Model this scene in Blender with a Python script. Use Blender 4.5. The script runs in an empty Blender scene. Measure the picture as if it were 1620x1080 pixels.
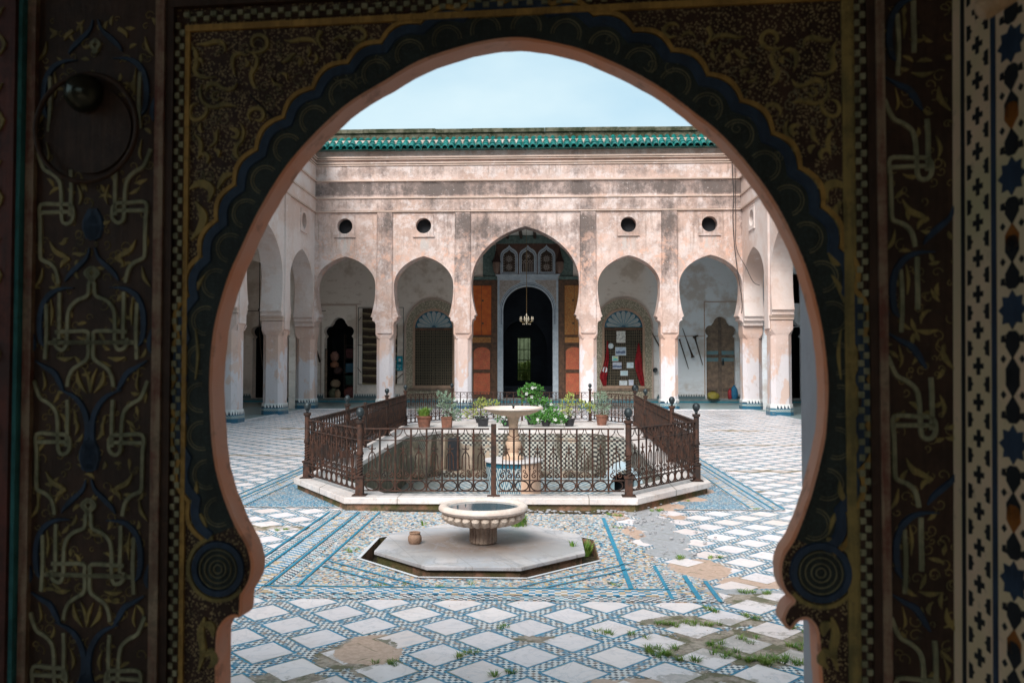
import bpy, bmesh, math, random
from mathutils import Vector, Matrix
R_=math.radians; PI=math.pi
sc=bpy.context.scene; COL=sc.collection
random.seed(7)
# ------------------------------------------------------------------ camera
f=1305.; H=1.6
yaw=R_(2.15); pit=R_(1.67)
CAM=Vector((.55,0,H))
FW=Vector((-math.sin(yaw)*math.cos(pit),math.cos(yaw)*math.cos(pit),math.sin(pit)))
RT=Vector((math.cos(yaw),math.sin(yaw),0)); UP=RT.cross(FW)
cd=bpy.data.cameras.new('camera'); cam=bpy.data.objects.new('camera',cd); COL.objects.link(cam)
m=Matrix((RT,UP,-FW)).transposed().to_4x4(); m.translation=CAM; cam.matrix_world=m
cd.sensor_width=36; cd.lens=f/1620*36; cd.clip_start=.05; cd.clip_end=2000
cd.dof.use_dof=True; cd.dof.focus_distance=13; cd.dof.aperture_fstop=6.3
sc.camera=cam
# ------------------------------------------------------------------ world and sun
SUN_EL=R_(43); SUN_ROT=R_(200)
w=bpy.data.worlds.new('World'); sc.world=w; w.use_nodes=True
nt=w.node_tree; bg=nt.nodes['Background']
sky=nt.nodes.new('ShaderNodeTexSky'); sky.sky_type='NISHITA'; sky.sun_disc=False
sky.sun_elevation=SUN_EL; sky.sun_rotation=SUN_ROT; sky.air_density=1.0; sky.dust_density=2.0; sky.ozone_density=1.0
# thin overcast: soft pale cloud mixed over the sky
tc=nt.nodes.new('ShaderNodeTexCoord'); nz=nt.nodes.new('ShaderNodeTexNoise'); nz.inputs['Scale'].default_value=2.2; nz.inputs['Detail'].default_value=5
mp=nt.nodes.new('ShaderNodeMapping'); mp.inputs['Scale'].default_value=(1,1,2.2)
mr=nt.nodes.new('ShaderNodeMapRange'); mr.inputs[1].default_value=.36; mr.inputs[2].default_value=.66; mr.inputs[3].default_value=.30; mr.inputs[4].default_value=.92
mx=nt.nodes.new('ShaderNodeMix'); mx.data_type='RGBA'; mx.inputs[7].default_value=(3.9,4.8,5.1,1)
nt.links.new(tc.outputs['Generated'],mp.inputs[0]); nt.links.new(mp.outputs[0],nz.inputs['Vector']); nt.links.new(nz.outputs[0],mr.inputs[0])
nt.links.new(mr.outputs[0],mx.inputs[0]); gm=nt.nodes.new('ShaderNodeMix'); gm.data_type='RGBA'; gm.inputs[0].default_value=.6; gm.inputs[7].default_value=(1.05,3.0,4.1,1); nt.links.new(sky.outputs[0],gm.inputs[6]); nt.links.new(gm.outputs[2],mx.inputs[6]); nt.links.new(mx.outputs[2],bg.inputs[0])
bg.inputs[1].default_value=.055
sd=bpy.data.lights.new('sun','SUN'); sd.energy=1.5; sd.angle=R_(36); sd.color=(1,.965,.93)
so=bpy.data.objects.new('sun',sd); COL.objects.link(so)
# sun direction: behind the camera, a little to the left, high
az=SUN_ROT
sdir=Vector((math.sin(az)*math.cos(SUN_EL),math.cos(az)*math.cos(SUN_EL),math.sin(SUN_EL)))
so.rotation_euler=sdir.to_track_quat('Z','Y').to_euler(); so.location=(0,15,30)
sc.view_settings.view_transform='Standard'; sc.view_settings.look='None'; sc.view_settings.exposure=1.85; sc.view_settings.gamma=1
sc.cycles.max_bounces=12; sc.cycles.diffuse_bounces=10

# ------------------------------------------------------------------ node helpers
class V:
    def __init__(s,g,k): s.g=g; s.k=k
    def _m(s,op,o=None,o2=None,c=False):
        n=s.g.nt.nodes.new('ShaderNodeMath'); n.operation=op; n.use_clamp=c
        for i,a in enumerate((s,o,o2)):
            if a is None: continue
            if isinstance(a,V): s.g.nt.links.new(a.k,n.inputs[i])
            else: n.inputs[i].default_value=a
        return V(s.g,n.outputs[0])
    def __add__(s,o): return s._m('ADD',o)
    __radd__=__add__
    def __sub__(s,o): return s._m('SUBTRACT',o)
    def __rsub__(s,o): return (s*-1)+o
    def __mul__(s,o): return s._m('MULTIPLY',o)
    __rmul__=__mul__
    def __truediv__(s,o): return s._m('DIVIDE',o)
    def fract(s): return s._m('FRACT')
    def floor(s): return s._m('FLOOR')
    def abs(s): return s._m('ABSOLUTE')
    def min(s,o): return s._m('MINIMUM',o)
    def max(s,o): return s._m('MAXIMUM',o)
    def lt(s,o): return s._m('LESS_THAN',o)
    def gt(s,o): return s._m('GREATER_THAN',o)
    def sin(s): return s._m('SINE')
    def pw(s,o): return s._m('POWER',o)
    def sat(s): return s._m('ADD',0.0,None,True)
    def ss(s,a,b,lo=0.,hi=1.):
        n=s.g.nt.nodes.new('ShaderNodeMapRange'); n.interpolation_type='SMOOTHSTEP'
        s.g.nt.links.new(s.k,n.inputs[0]); n.inputs[1].default_value=a; n.inputs[2].default_value=b; n.inputs[3].default_value=lo; n.inputs[4].default_value=hi
        return V(s.g,n.outputs[0])
    def band(s,a,b,e=.03): return s.ss(a-e,a+e)*(1-s.ss(b-e,b+e))
def c4(c): return (c[0],c[1],c[2],1)
class G:
    def __init__(s,name,rough=.8,spec=.3):
        s.m=bpy.data.materials.new(name); s.m.use_nodes=True; s.nt=s.m.node_tree
        s.b=s.nt.nodes['Principled BSDF']; s.b.inputs['Roughness'].default_value=rough; s.b.inputs['Specular IOR Level'].default_value=spec
        s._p=None
    def geo(s):
        if s._p is None:
            g=s.nt.nodes.new('ShaderNodeNewGeometry'); sp=s.nt.nodes.new('ShaderNodeSeparateXYZ'); s.nt.links.new(g.outputs['Position'],sp.inputs[0])
            s._p=(V(s,sp.outputs[0]),V(s,sp.outputs[1]),V(s,sp.outputs[2])); s.P=V(s,g.outputs['Position'])
        return s._p
    def vec(s,x,y,z=0.):
        n=s.nt.nodes.new('ShaderNodeCombineXYZ')
        for i,a in enumerate((x,y,z)):
            if isinstance(a,V): s.nt.links.new(a.k,n.inputs[i])
            else: n.inputs[i].default_value=a
        return V(s,n.outputs[0])
    def noise(s,scale,detail=4,vec=None,rough=.55,dist=0):
        n=s.nt.nodes.new('ShaderNodeTexNoise'); n.inputs['Scale'].default_value=scale; n.inputs['Detail'].default_value=detail; n.inputs['Roughness'].default_value=rough; n.inputs['Distortion'].default_value=dist
        s.geo(); s.nt.links.new((vec or s.P).k,n.inputs['Vector']); return V(s,n.outputs[0])
    def vor(s,scale,vec=None,feat='F1',out='Distance'):
        n=s.nt.nodes.new('ShaderNodeTexVoronoi'); n.feature=feat; n.inputs['Scale'].default_value=scale
        s.geo(); s.nt.links.new((vec or s.P).k,n.inputs['Vector']); return V(s,n.outputs[out])
    def white(s,vec):
        n=s.nt.nodes.new('ShaderNodeTexWhiteNoise'); s.nt.links.new(vec.k,n.inputs['Vector']); return V(s,n.outputs['Value'])
    def mix(s,fac,a,b):
        n=s.nt.nodes.new('ShaderNodeMix'); n.data_type='RGBA'
        if isinstance(fac,V): s.nt.links.new(fac.k,n.inputs[0])
        else: n.inputs[0].default_value=fac
        for i,c in ((6,a),(7,b)):
            if isinstance(c,V): s.nt.links.new(c.k,n.inputs[i])
            else: n.inputs[i].default_value=c4(c)
        return V(s,n.outputs[2])
    def col(s,c):
        if isinstance(c,V): s.nt.links.new(c.k,s.b.inputs['Base Color'])
        else: s.b.inputs['Base Color'].default_value=c4(c)
        return s
    def rough(s,v): s.nt.links.new(v.k,s.b.inputs['Roughness']); return s
    def bump(s,h,d=.01,st=1.):
        n=s.nt.nodes.new('ShaderNodeBump'); n.inputs['Distance'].default_value=d; n.inputs['Strength'].default_value=st
        s.nt.links.new(h.k,n.inputs['Height']); s.nt.links.new(n.outputs[0],s.b.inputs['Normal']); return s
def simple(name,a,b=None,scale=6,rough=.8,spec=.3,bump=.004,metal=0,detail=6,lo=.35,hi=.65):
    g=G(name,rough,spec); b=b or tuple(x*.7 for x in a)
    n=g.noise(scale,detail,rough=.65); n2=g.noise(scale*6,3)
    g.col(g.mix((n*.75+n2*.25).ss(lo,hi),a,b)); g.b.inputs['Metallic'].default_value=metal
    if bump: g.bump(n2+n,bump)
    return g.m

# ------------------------------------------------------------------ mesh helpers
WL={}   # world location of every object made here
def tag(o,label=None,cat=None,group=None,kind=None):
    if label: o['label']=label
    if cat: o['category']=cat
    if group: o['group']=group
    if kind: o['kind']=kind
    return o
def empty(name,loc,label,cat,group=None,kind=None):
    o=bpy.data.objects.new(name,None); COL.objects.link(o); o.location=loc; o.empty_display_size=.2
    WL[o.name]=Vector(loc); return tag(o,label,cat,group,kind)
def attach(o,parent):
    if parent is not None:
        o.parent=parent; o.matrix_parent_inverse=Matrix.Translation(-WL[parent.name])
class MB:
    def __init__(s): s.v=[]; s.f=[]
    def add(s,vs,fs):
        k=len(s.v); s.v+= [tuple(p) for p in vs]; s.f+=[tuple(k+i for i in q) for q in fs]; return s
    def box(s,x0,y0,z0,x1,y1,z1):
        if x0>x1:x0,x1=x1,x0
        if y0>y1:y0,y1=y1,y0
        if z0>z1:z0,z1=z1,z0
        return s.add([(x0,y0,z0),(x1,y0,z0),(x1,y1,z0),(x0,y1,z0),(x0,y0,z1),(x1,y0,z1),(x1,y1,z1),(x0,y1,z1)],
          [(3,2,1,0),(4,5,6,7),(0,1,5,4),(1,2,6,5),(2,3,7,6),(3,0,4,7)])
    def tube(s,pts,r,n=8,cap=True,phase=0):
        pts=[Vector(p) for p in pts]; N=len(pts); rr=r if isinstance(r,(list,tuple)) else [r]*N
        vs=[];fs=[]; ref=None
        for i,p in enumerate(pts):
            t=(pts[min(i+1,N-1)]-pts[max(i-1,0)]).normalized()
            if ref is None: ref=Vector((0,0,1)) if abs(t.z)<.9 else Vector((1,0,0))
            a=t.cross(ref).normalized(); b=a.cross(t); ref=b
            for k in range(n):
                th=2*PI*k/n+phase; vs.append(p+rr[i]*(math.cos(th)*a+math.sin(th)*b))
        for i in range(N-1):
            for k in range(n): fs.append((i*n+k,i*n+(k+1)%n,(i+1)*n+(k+1)%n,(i+1)*n+k))
        if cap: fs.append(tuple(range(n))[::-1]); fs.append(tuple((N-1)*n+k for k in range(n)))
        return s.add(vs,fs)
    def lathe(s,prof,c=(0,0,0),n=24,mod=None,phase=0):
        vs=[];fs=[]
        for i,(r,z) in enumerate(prof):
            for k in range(n):
                th=2*PI*k/n+phase; q=r if mod is None else r*mod(th,i)
                vs.append((c[0]+q*math.cos(th),c[1]+q*math.sin(th),c[2]+z))
        for i in range(len(prof)-1):
            for k in range(n): fs.append((i*n+k,i*n+(k+1)%n,(i+1)*n+(k+1)%n,(i+1)*n+k))
        fs.append(tuple(range(n))[::-1]); fs.append(tuple((len(prof)-1)*n+k for k in range(n)))
        return s.add(vs,fs)
    def ball(s,c,r,n=10):
        return s.lathe([(max(.001,r*math.sin(PI*i/n)),-r*math.cos(PI*i/n)) for i in range(n+1)],c,2*n)
    def prism(s,poly,z0,z1):
        n=len(poly); vs=[(x,y,z0) for x,y in poly]+[(x,y,z1) for x,y in poly]
        return s.add(vs,[tuple(range(n))[::-1],tuple(range(n,2*n))]+[(i,(i+1)%n,n+(i+1)%n,n+i) for i in range(n)])
    def build(s,name,mat,parent=None,smooth=False,bev=0):
        me=bpy.data.meshes.new(name)
        vs=s.v; lo=[min(p[i] for p in vs) for i in range(3)]; hi=[max(p[i] for p in vs) for i in range(3)]
        c=Vector(((lo[0]+hi[0])/2,(lo[1]+hi[1])/2,lo[2]))
        me.from_pydata([(p[0]-c.x,p[1]-c.y,p[2]-c.z) for p in vs],[],s.f); me.validate()
        bm=bmesh.new(); bm.from_mesh(me); bmesh.ops.recalc_face_normals(bm,faces=bm.faces)
        if bev: bmesh.ops.bevel(bm,geom=[e for e in bm.edges if len(e.link_faces)==2 and e.calc_face_angle(0)>.6],offset=bev,segments=2,affect='EDGES',profile=.6)
        bm.to_mesh(me); bm.free(); me.materials.append(mat)
        if smooth:
            me.polygons.foreach_set('use_smooth',[True]*len(me.polygons)); me.update()
            try: me.set_sharp_from_angle(angle=R_(38))
            except Exception: pass
        o=bpy.data.objects.new(name,me); COL.objects.link(o); o.location=c; WL[o.name]=c; attach(o,parent); return o
def slab(outer,holes,t,fn):
    """polygon with holes in (u,v), thickness 0..t in w, mapped by fn(u,v,w)."""
    cu=bpy.data.curves.new('tmp','CURVE'); cu.dimensions='2D'; cu.fill_mode='BOTH'; cu.extrude=t/2
    for lp in [outer]+list(holes):
        sp=cu.splines.new('POLY'); sp.points.add(len(lp)-1); sp.use_cyclic_u=True
        for p,q in zip(sp.points,lp): p.co=(q[0],q[1],0,1)
    o=bpy.data.objects.new('tmp',cu); COL.objects.link(o)
    bpy.context.view_layer.update()
    me=bpy.data.meshes.new_from_object(o.evaluated_get(bpy.context.evaluated_depsgraph_get()))
    vs=[tuple(fn(v.co.x,v.co.y,v.co.z+t/2)) for v in me.vertices]; fs=[tuple(p.vertices) for p in me.polygons]
    bpy.data.objects.remove(o); bpy.data.curves.remove(cu); bpy.data.meshes.remove(me)
    b=MB(); b.v=vs; b.f=fs
    # weld
    bm=bmesh.new(); bv=[bm.verts.new(p) for p in vs]
    for q in fs:
        try: bm.faces.new([bv[i] for i in q])
        except Exception: pass
    bmesh.ops.remove_doubles(bm,verts=bm.verts,dist=1e-5)
    bm.verts.index_update(); b.v=[tuple(v.co) for v in bm.verts]; b.f=[tuple(v.index for v in q.verts) for q in bm.faces]; bm.free()
    return b
def catmull(pts,n=6,closed=False):
    P=[Vector(p) for p in pts]; N=len(P); out=[]
    rng=range(N if closed else N-1)
    for i in rng:
        if closed: a,b,c,d=P[(i-1)%N],P[i],P[(i+1)%N],P[(i+2)%N]
        else: a,b,c,d=P[max(i-1,0)],P[i],P[i+1],P[min(i+2,N-1)]
        for k in range(n):
            t=k/n; out.append(.5*((2*b)+(c-a)*t+(2*a-5*b+4*c-d)*t*t+(3*b-a-3*c+d)*t**3))
    if not closed: out.append(P[-1])
    return out
def copy_tree(o,parent=None,name=None):
    c=o.copy(); COL.objects.link(c); WL[c.name]=WL.get(o.name,Vector())
    if parent is not None: c.parent=parent
    for ch in o.children: copy_tree(ch,c)
    return c
exec_order=None

# ------------------------------------------------------------------ materials
def plaster(name,base,pink,stainamt=0.,white=0.,side=False):
    g=G(name,.9,.15); x,y,z=g.geo()
    n1=g.noise(.55,5); n2=g.noise(1.7,8,rough=.68); n3=g.noise(14,6,rough=.7); n4=g.noise(.9,9,g.vec(x*1.,y*1.,z*.22+7.),rough=.72)
    c=g.mix(n1.ss(.38,.62),base,pink)
    c=g.mix(n2.ss(.52,.66)*.55,c,(.56,.39,.31))
    c=g.mix(g.noise(4.5,7,rough=.7).ss(.55,.7)*.55,c,(.74,.66,.64))
    if stainamt:
        # weather stains: under the ledges, on the band between the mouldings and down the pilasters
        h=z.band(7.9,8.40,.08)*.135+z.band(7.40,7.8,.15)*.06+z.band(6.4,7.3,.3)*.03+z.band(8.62,9.0,.12)*.05+z.band(10.1,10.6,.05)*.3
        pil=None
        for px in (-5.33,-2.42,2.22,5.2):
            q=(x-px).abs().lt(.30)*(z.band(6.5,7.4,.5)*.09+z.band(4.5,6.5,.4)*.055)
            pil=q if pil is None else pil+q
        arch=z.band(5.6,7.0,.35)*x.band(-2.1,2.1,.5)*.08
        m5=g.noise(.45,4,g.vec(x+9.,y,z*1.6)); n6=g.noise(5.5,9,g.vec(x,y,z+11.),rough=.78)
        c=g.mix(g.noise(1.1,8,g.vec(x+20.,y,z),rough=.75).ss(.47,.60)*.45,c,(.40,.31,.275))
        k=(n4*.40+n2*.2+n6*.28+m5*.12)+(h+pil+arch)*stainamt*1.15
        c=g.mix(g.noise(2.4,10,g.vec(x+31.,y,z*.8),rough=.8).ss(.47,.56)*.50,c,(.36,.255,.215)); c=g.mix(g.noise(1.9,10,g.vec(x-17.,y,z),rough=.8).ss(.50,.58)*.6,c,(.64,.56,.54))
        c=g.mix(k.ss(.525,.61)*.70,c,(.25,.185,.165)); c=g.mix(k.ss(.585,.68)*.85,c,(.105,.085,.078))
        dr=g.noise(3.,7,g.vec(x*3.4,y*3.,z*.13),rough=.7).ss(.52,.68)
        und=z.band(6.0,7.3,.5)+z.band(7.5,7.82,.1)+z.band(8.7,9.05,.12)
        c=g.mix(dr*und*.6,c,(.17,.125,.10)); c=g.mix(z.band(4.2,6.4,.5)*g.noise(2.6,7,g.vec(x+4.,y,z),rough=.75).ss(.5,.6)*.75,c,(.60,.36,.27))
        for ox in (-6.83,-3.88,3.7,6.66):
            c=g.mix((1-(x-ox).abs().ss(.12,.34))*z.band(5.9,6.38,.12)*g.noise(4.,6,g.vec(x*3.,y,z*.5)).ss(.42,.55)*.7,c,(.45,.42,.40))
        c=g.mix(g.noise(11,7,rough=.75).ss(.60,.66)*.6,c,(.70,.62,.58))
    else:
        c=g.mix((n4*.6+n3*.4).ss(.55,.68)*.55,c,(.27,.2,.16))
    if white:
        k=(g.noise(1.1,6,g.vec(x*1.3,y*1.3,z*.5),rough=.6)*.75+g.noise(6,4)*.12+z.ss(1.0,3.2)*.34-.12)
        c=g.mix((1-k.ss(.42,.5))*white,c,(.61,.58,.60))
        k2=g.noise(2.2,7,g.vec(x+3.,y,z*.5)); c=g.mix(k2.ss(.535,.57)*.75,c,(.60,.42,.34)); c=g.mix((g.noise(5,8,g.vec(x,y,z*.4+2.),rough=.75)).ss(.56,.66)*.5,c,(.42,.36,.33))
    c=g.mix(n3.ss(.6,.75)*.25,c,(.3,.24,.2))
    g.col(c); g.bump(n3*.4+n2,.03,.7); return g.m
M={}
M['facade']=plaster('facade_plaster',(.61,.475,.425),(.50,.345,.285),1.)
M['sidewall']=plaster('side_wall_plaster',(.66,.56,.52),(.57,.42,.36))
M['column']=plaster('column_plaster',(.60,.46,.41),(.55,.37,.30),0,.9)
def wallint(name,warm):
    g=G(name,.9,.15); x,y,z=g.geo(); n=g.noise(.7,7,rough=.65); n2=g.noise(3,6,g.vec(x,y,z*2.2),rough=.7)
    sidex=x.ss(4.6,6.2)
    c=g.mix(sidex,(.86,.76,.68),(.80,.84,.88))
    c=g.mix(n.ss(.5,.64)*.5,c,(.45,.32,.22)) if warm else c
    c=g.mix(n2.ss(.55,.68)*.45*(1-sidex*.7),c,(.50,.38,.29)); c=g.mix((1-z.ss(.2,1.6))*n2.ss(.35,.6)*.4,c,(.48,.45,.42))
    g.col(c); g.bump(n2,.02,.5); return g.m
M['inner']=wallint('gallery_plaster',True)
M['ceiling']=simple('ceiling_plaster',(.80,.75,.69),(.70,.65,.6),1.5)
M['ledge']=plaster('moulding_plaster',(.56,.42,.35),(.44,.33,.27))
def tileglaze():
    g=G('green_glaze',.18,.6); x,y,z=g.geo()
    w=g.white(g.vec((x/.247).floor(),(z/.12).floor())); n=g.noise(3,6,rough=.7); n2=g.noise(30,3)
    c=g.mix(w,(.004,.085,.08),(.008,.17,.15)); c=g.mix(n.ss(.58,.68)*.6,c,(.08,.10,.05)); c=g.mix((n2*.5+n*.5).ss(.6,.7)*.6,c,(.45,.42,.35))
    g.col(c); return g.m
M['rooftile']=tileglaze()
def limestone():
    g=G('parapet_stone',.95,.1); n=g.noise(2.5,9,rough=.75); n2=g.noise(12,6,rough=.7)
    c=g.mix(n.ss(.4,.6),(.13,.12,.085),(.035,.04,.022)); c=g.mix(n2.ss(.56,.7)*.6,c,(.24,.23,.22)); g.col(c); g.bump(n2,.02); return g.m
M['parapet']=limestone()
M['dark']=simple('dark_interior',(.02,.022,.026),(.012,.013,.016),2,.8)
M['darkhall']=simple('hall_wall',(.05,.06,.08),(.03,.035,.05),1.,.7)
M['darkwood']=simple('dark_wood',(.075,.045,.03),(.03,.02,.014),9,.6,.3)
M['brownwood']=simple('brown_wood',(.16,.085,.05),(.07,.04,.028),7,.7)
M['greywood']=simple('weathered_wood',(.30,.215,.15),(.15,.11,.09),5,.8)
M['iron']=None
def rust():
    g=G('rusty_iron',.75,.35); n=g.noise(9,6,rough=.7); n2=g.noise(60,3)
    c=g.mix(n.ss(.38,.62),(.028,.02,.017),(.085,.038,.024)); c=g.mix(n2.ss(.55,.7)*.6,c,(.03,.026,.025)); g.col(c); g.b.inputs['Metallic'].default_value=.25; g.bump(n2+n,.003); return g.m
M['iron']=rust()
M['ironball']=simple('grey_iron',(.045,.06,.065),(.02,.025,.028),20,.45,.5,.002,.5)
def marble(name,a=(.70,.665,.66),b=(.56,.54,.55),scale=1.5,dirt=.35,joint=None):
    g=G(name,.42,.4); x,y,z=g.geo(); n=g.noise(scale,8,rough=.65,dist=1.2); v=(n-.5).abs().ss(0.,.03); n2=g.noise(9,6,rough=.75); n3=g.noise(.9,4)
    c=g.mix(n3.ss(.35,.65),a,b); c=g.mix((1-v)*.35,c,(.4,.4,.42)); c=g.mix(n2.ss(.52,.7)*dirt,c,(.34,.25,.18))
    if joint:
        d=((x*joint[0]).fract()-.5).abs(); c=g.mix(d.gt(.494)*.8,c,(.2,.17,.14))
    g.col(c); g.bump(n2,.004); return g.m
M['marble']=marble('worn_marble')
M['kerbmarble']=marble('kerb_marble',(.72,.66,.63),(.60,.53,.50),1.2,.5,(.95,0))
M['octmarble']=None
M['sandstone']=simple('fountain_stone',(.62,.44,.31),(.50,.34,.24),8,.7,.3,.004)
M['terracotta']=simple('terracotta',(.24,.10,.065),(.13,.065,.045),12,.85)
M['blackpot']=simple('black_pot',(.03,.03,.035),(.015,.015,.016),12,.5)
M['glassblue']=simple('blue_glass',(.03,.14,.22),(.02,.08,.13),30,.25,.5,0)
def leafm(name,a,b):
    g=G(name,.5,.35); n=g.noise(14,3); g.col(g.mix(n.ss(.35,.65),a,b)); return g.m
M['leaf']=leafm('leaf_green',(.045,.16,.03),(.10,.26,.05))
M['leafdark']=leafm('leaf_dark_green',(.02,.09,.025),(.05,.17,.05))
M['leafpale']=leafm('leaf_grey_green',(.14,.22,.15),(.26,.34,.24))
M['leafyel']=leafm('leaf_yellow_green',(.22,.30,.06),(.34,.34,.10))
M['flower']=simple('white_petals',(.8,.8,.78),(.7,.7,.66),10,.6,.3,0)
M['grass']=leafm('grass_blades',(.08,.19,.025),(.20,.28,.05))
M['stem']=simple('plant_stem',(.10,.09,.05),(.06,.05,.03),10)
M['red']=simple('red_cloth',(.33,.018,.025),(.16,.008,.012),8,.85)
M['white']=simple('white_paint',(.72,.74,.76),(.62,.64,.66),8,.6)
M['paper']=simple('framed_paper',(.62,.68,.70),(.5,.56,.6),10,.4)
M['brass']=simple('aged_brass',(.38,.27,.13),(.18,.12,.06),20,.4,.5,.002,.8)
M['crystal']=simple('chandelier_glass',(.75,.66,.52),(.5,.42,.3),30,.2,.6,0)
M['soil']=simple('damp_soil',(.12,.09,.055),(.05,.045,.03),12,.95,.1,.03)
M['concrete']=simple('grey_mortar',(.36,.35,.36),(.25,.245,.25),3,.85,.2,.01)
M['teal']=simple('teal_paint',(.03,.25,.34),(.02,.16,.22),8,.6)

# floor of marble squares in a diagonal lattice of glazed strips
CONC=[(1.63,9.1,.24,.42),(1.66,8.4,.24,.6),(1.68,7.7,.28,.6),(1.62,7.15,.24,.3),(2.05,5.95,.5,.07)]
PINKM=[(1.78,6.6,.3,.4),(2.1,6.2,.3,.2),(1.35,8.9,.1,.35),(1.42,8.0,.1,.4),(2.25,10.0,.32,.25),(2.5,10.6,.3,.3),(1.95,9.45,.25,.3),(-.42,4.68,.26,.3),(1.0,4.22,.25,.10),(1.95,8.9,.14,.3)]
def floormat():
    g=G('marble_and_zellige',.5,.35); x,y,z=g.geo(); P=.349; c45=math.cos(R_(45))
    wob=g.noise(1.1,1)*.012-.006
    a=((x+y)*c45+wob)/P+(.5-.2668); b=((y-x)*c45+wob)/P+(.5-.3772)
    da=(.5-(a.fract()-.5).abs())*P; db=(.5-(b.fract()-.5).abs())*P   # distance to lattice lines
    d=da.min(db)+(g.noise(28,3)-.5)*.0022
    cell=g.vec(a.floor(),b.floor()); r=g.white(cell); r2=g.white(g.vec(a.floor()+31.,b.floor()+5.)); r3=g.white(g.vec(a.floor()+3.,b.floor()+77.))
    # marble
    vx=g.vec(x*1.+r*9.,y*1.+r2*9.); n=g.noise(3.2,8,vx,.62,1.4); vein=(n-.5).abs().ss(0.,.035)
    mar=g.mix(r,(.84,.735,.715),(.75,.67,.675)); mar=g.mix(r3.gt(.8)*.5,mar,(.74,.60,.55)); mar=g.mix((1-vein)*.3,mar,(.42,.42,.46)); 
    mar=g.mix(g.noise(22,5,rough=.7).ss(.5,.75)*.35,mar,(.45,.35,.3))
    # checks
    N=15.
    ca=(a*N).floor(); cb=(b*N).floor()
    fa=((a*N).fract()-.5).abs().max(((b*N).fract()-.5).abs()); chk=(((ca+cb)*.5).fract().gt(.25)).max(fa.gt(.42)); w=g.white(g.vec(ca,cb))
    check=g.mix(chk,(.025,.045,.07),(.70,.67,.65)); check=g.mix(w.gt(.72)*.8,check,(.02,.18,.30)); check=g.mix(w.lt(.1)*.7,check,(.30,.2,.14))
    blue=g.mix(g.noise(9,4).ss(.4,.65),(.006,.17,.30),(.012,.25,.40))
    c=g.mix(d.lt(.0525),mar,blue); c=g.mix(d.lt(.037),c,check)
    # far, wetter part of the court greys the strips a little
    # worn and broken patches: mortar and moss where strips are missing
    big=g.noise(.85,5,rough=.6); med=g.noise(5,6,rough=.7); fine=g.noise(26,4,rough=.7)
    strip=d.lt(.056); dx_=g.noise(3.5,5,rough=.7)*.34-.17; dy_=g.noise(3.1,5,g.vec(x+5.,y,z),rough=.7)*.34-.17
    def blob(cx,cy,rx,ry):
        u=((x+dx_-cx)/rx); v=((y+dy_*.7-cy)/ry); return 1-(u*u+v*v).ss(0.,1.)
    bl=None
    for q in ((1.75,4.8,.85,.42),(-.47,4.6,.32,.38),(1.3,4.25,.5,.2),(2.0,5.75,.45,.22),(1.55,5.25,.6,.16),(-2.2,8.1,.9,.18),(2.9,10.6,.7,.3),(-.75,4.15,.35,.2),(3.9,12.7,.8,.25),(-4.6,14.6,2.6,.18),(4.5,16.8,2.2,.2),(-4.4,17.9,1.6,.2),(.5,4.9,.22,.12),(2.2,4.3,.3,.15),(-5.,12.2,.9,.35),(5.4,20.5,1.2,.4),(-5.4,20.8,1.4,.4)):
        t=blob(*q); bl=t if bl is None else bl.max(t)
    k=(big*.25+med*.45+fine*.3)+bl*.26
    loss=k.ss(.60,.64)*(strip*1.).max(bl.gt(.55)*(1-r2.gt(.12))*.9).max(strip*bl.ss(.10,.22)).max(k.ss(.70,.74)*.5)
    mort=g.mix(fine.ss(.4,.62),(.42,.335,.27),(.27,.22,.175)); mort=g.mix(g.noise(6.,6,rough=.7).ss(.46,.56)*.8,mort,(.085,.090,.03)); mort=g.mix(g.noise(17,5).ss(.5,.6)*.5,mort,(.16,.11,.075))
    c=g.mix(loss,c,mort)
    con=None
    for q in CONC:
        t=blob(*q); con=t if con is None else con.max(t)
    pnk=None
    for q in PINKM:
        t=blob(*q); pnk=t if pnk is None else pnk.max(t)
    c=g.mix(pnk.ss(.22,.30)*((d.lt(.062)*1.).max(r2.gt(.5)*1.)),c,g.mix(fine.ss(.35,.65),(.58,.40,.31),(.46,.31,.23))); c=g.mix(con.ss(.25,.32),c,g.mix(fine.ss(.35,.65)*.6+big.ss(.4,.6)*.4,(.42,.42,.44),(.27,.27,.275)))
    # thin grime and moss along joints
    edge=(d-.052).abs().lt(.006); c=g.mix(edge*med.ss(.45,.62)*.8,c,(.12,.12,.045))
    c=g.mix(big.ss(.52,.66)*.28*(.4+fine),c,(.38,.27,.2))
    g.col(c); g.bump((1-d.lt(.052))*.6+loss*-1.2+fine*.3,.004,.7)
    wet=big.ss(.4,.6); g.rough(.30+wet*.32+loss*.2); return g.m
M['floor']=floormat()
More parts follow.
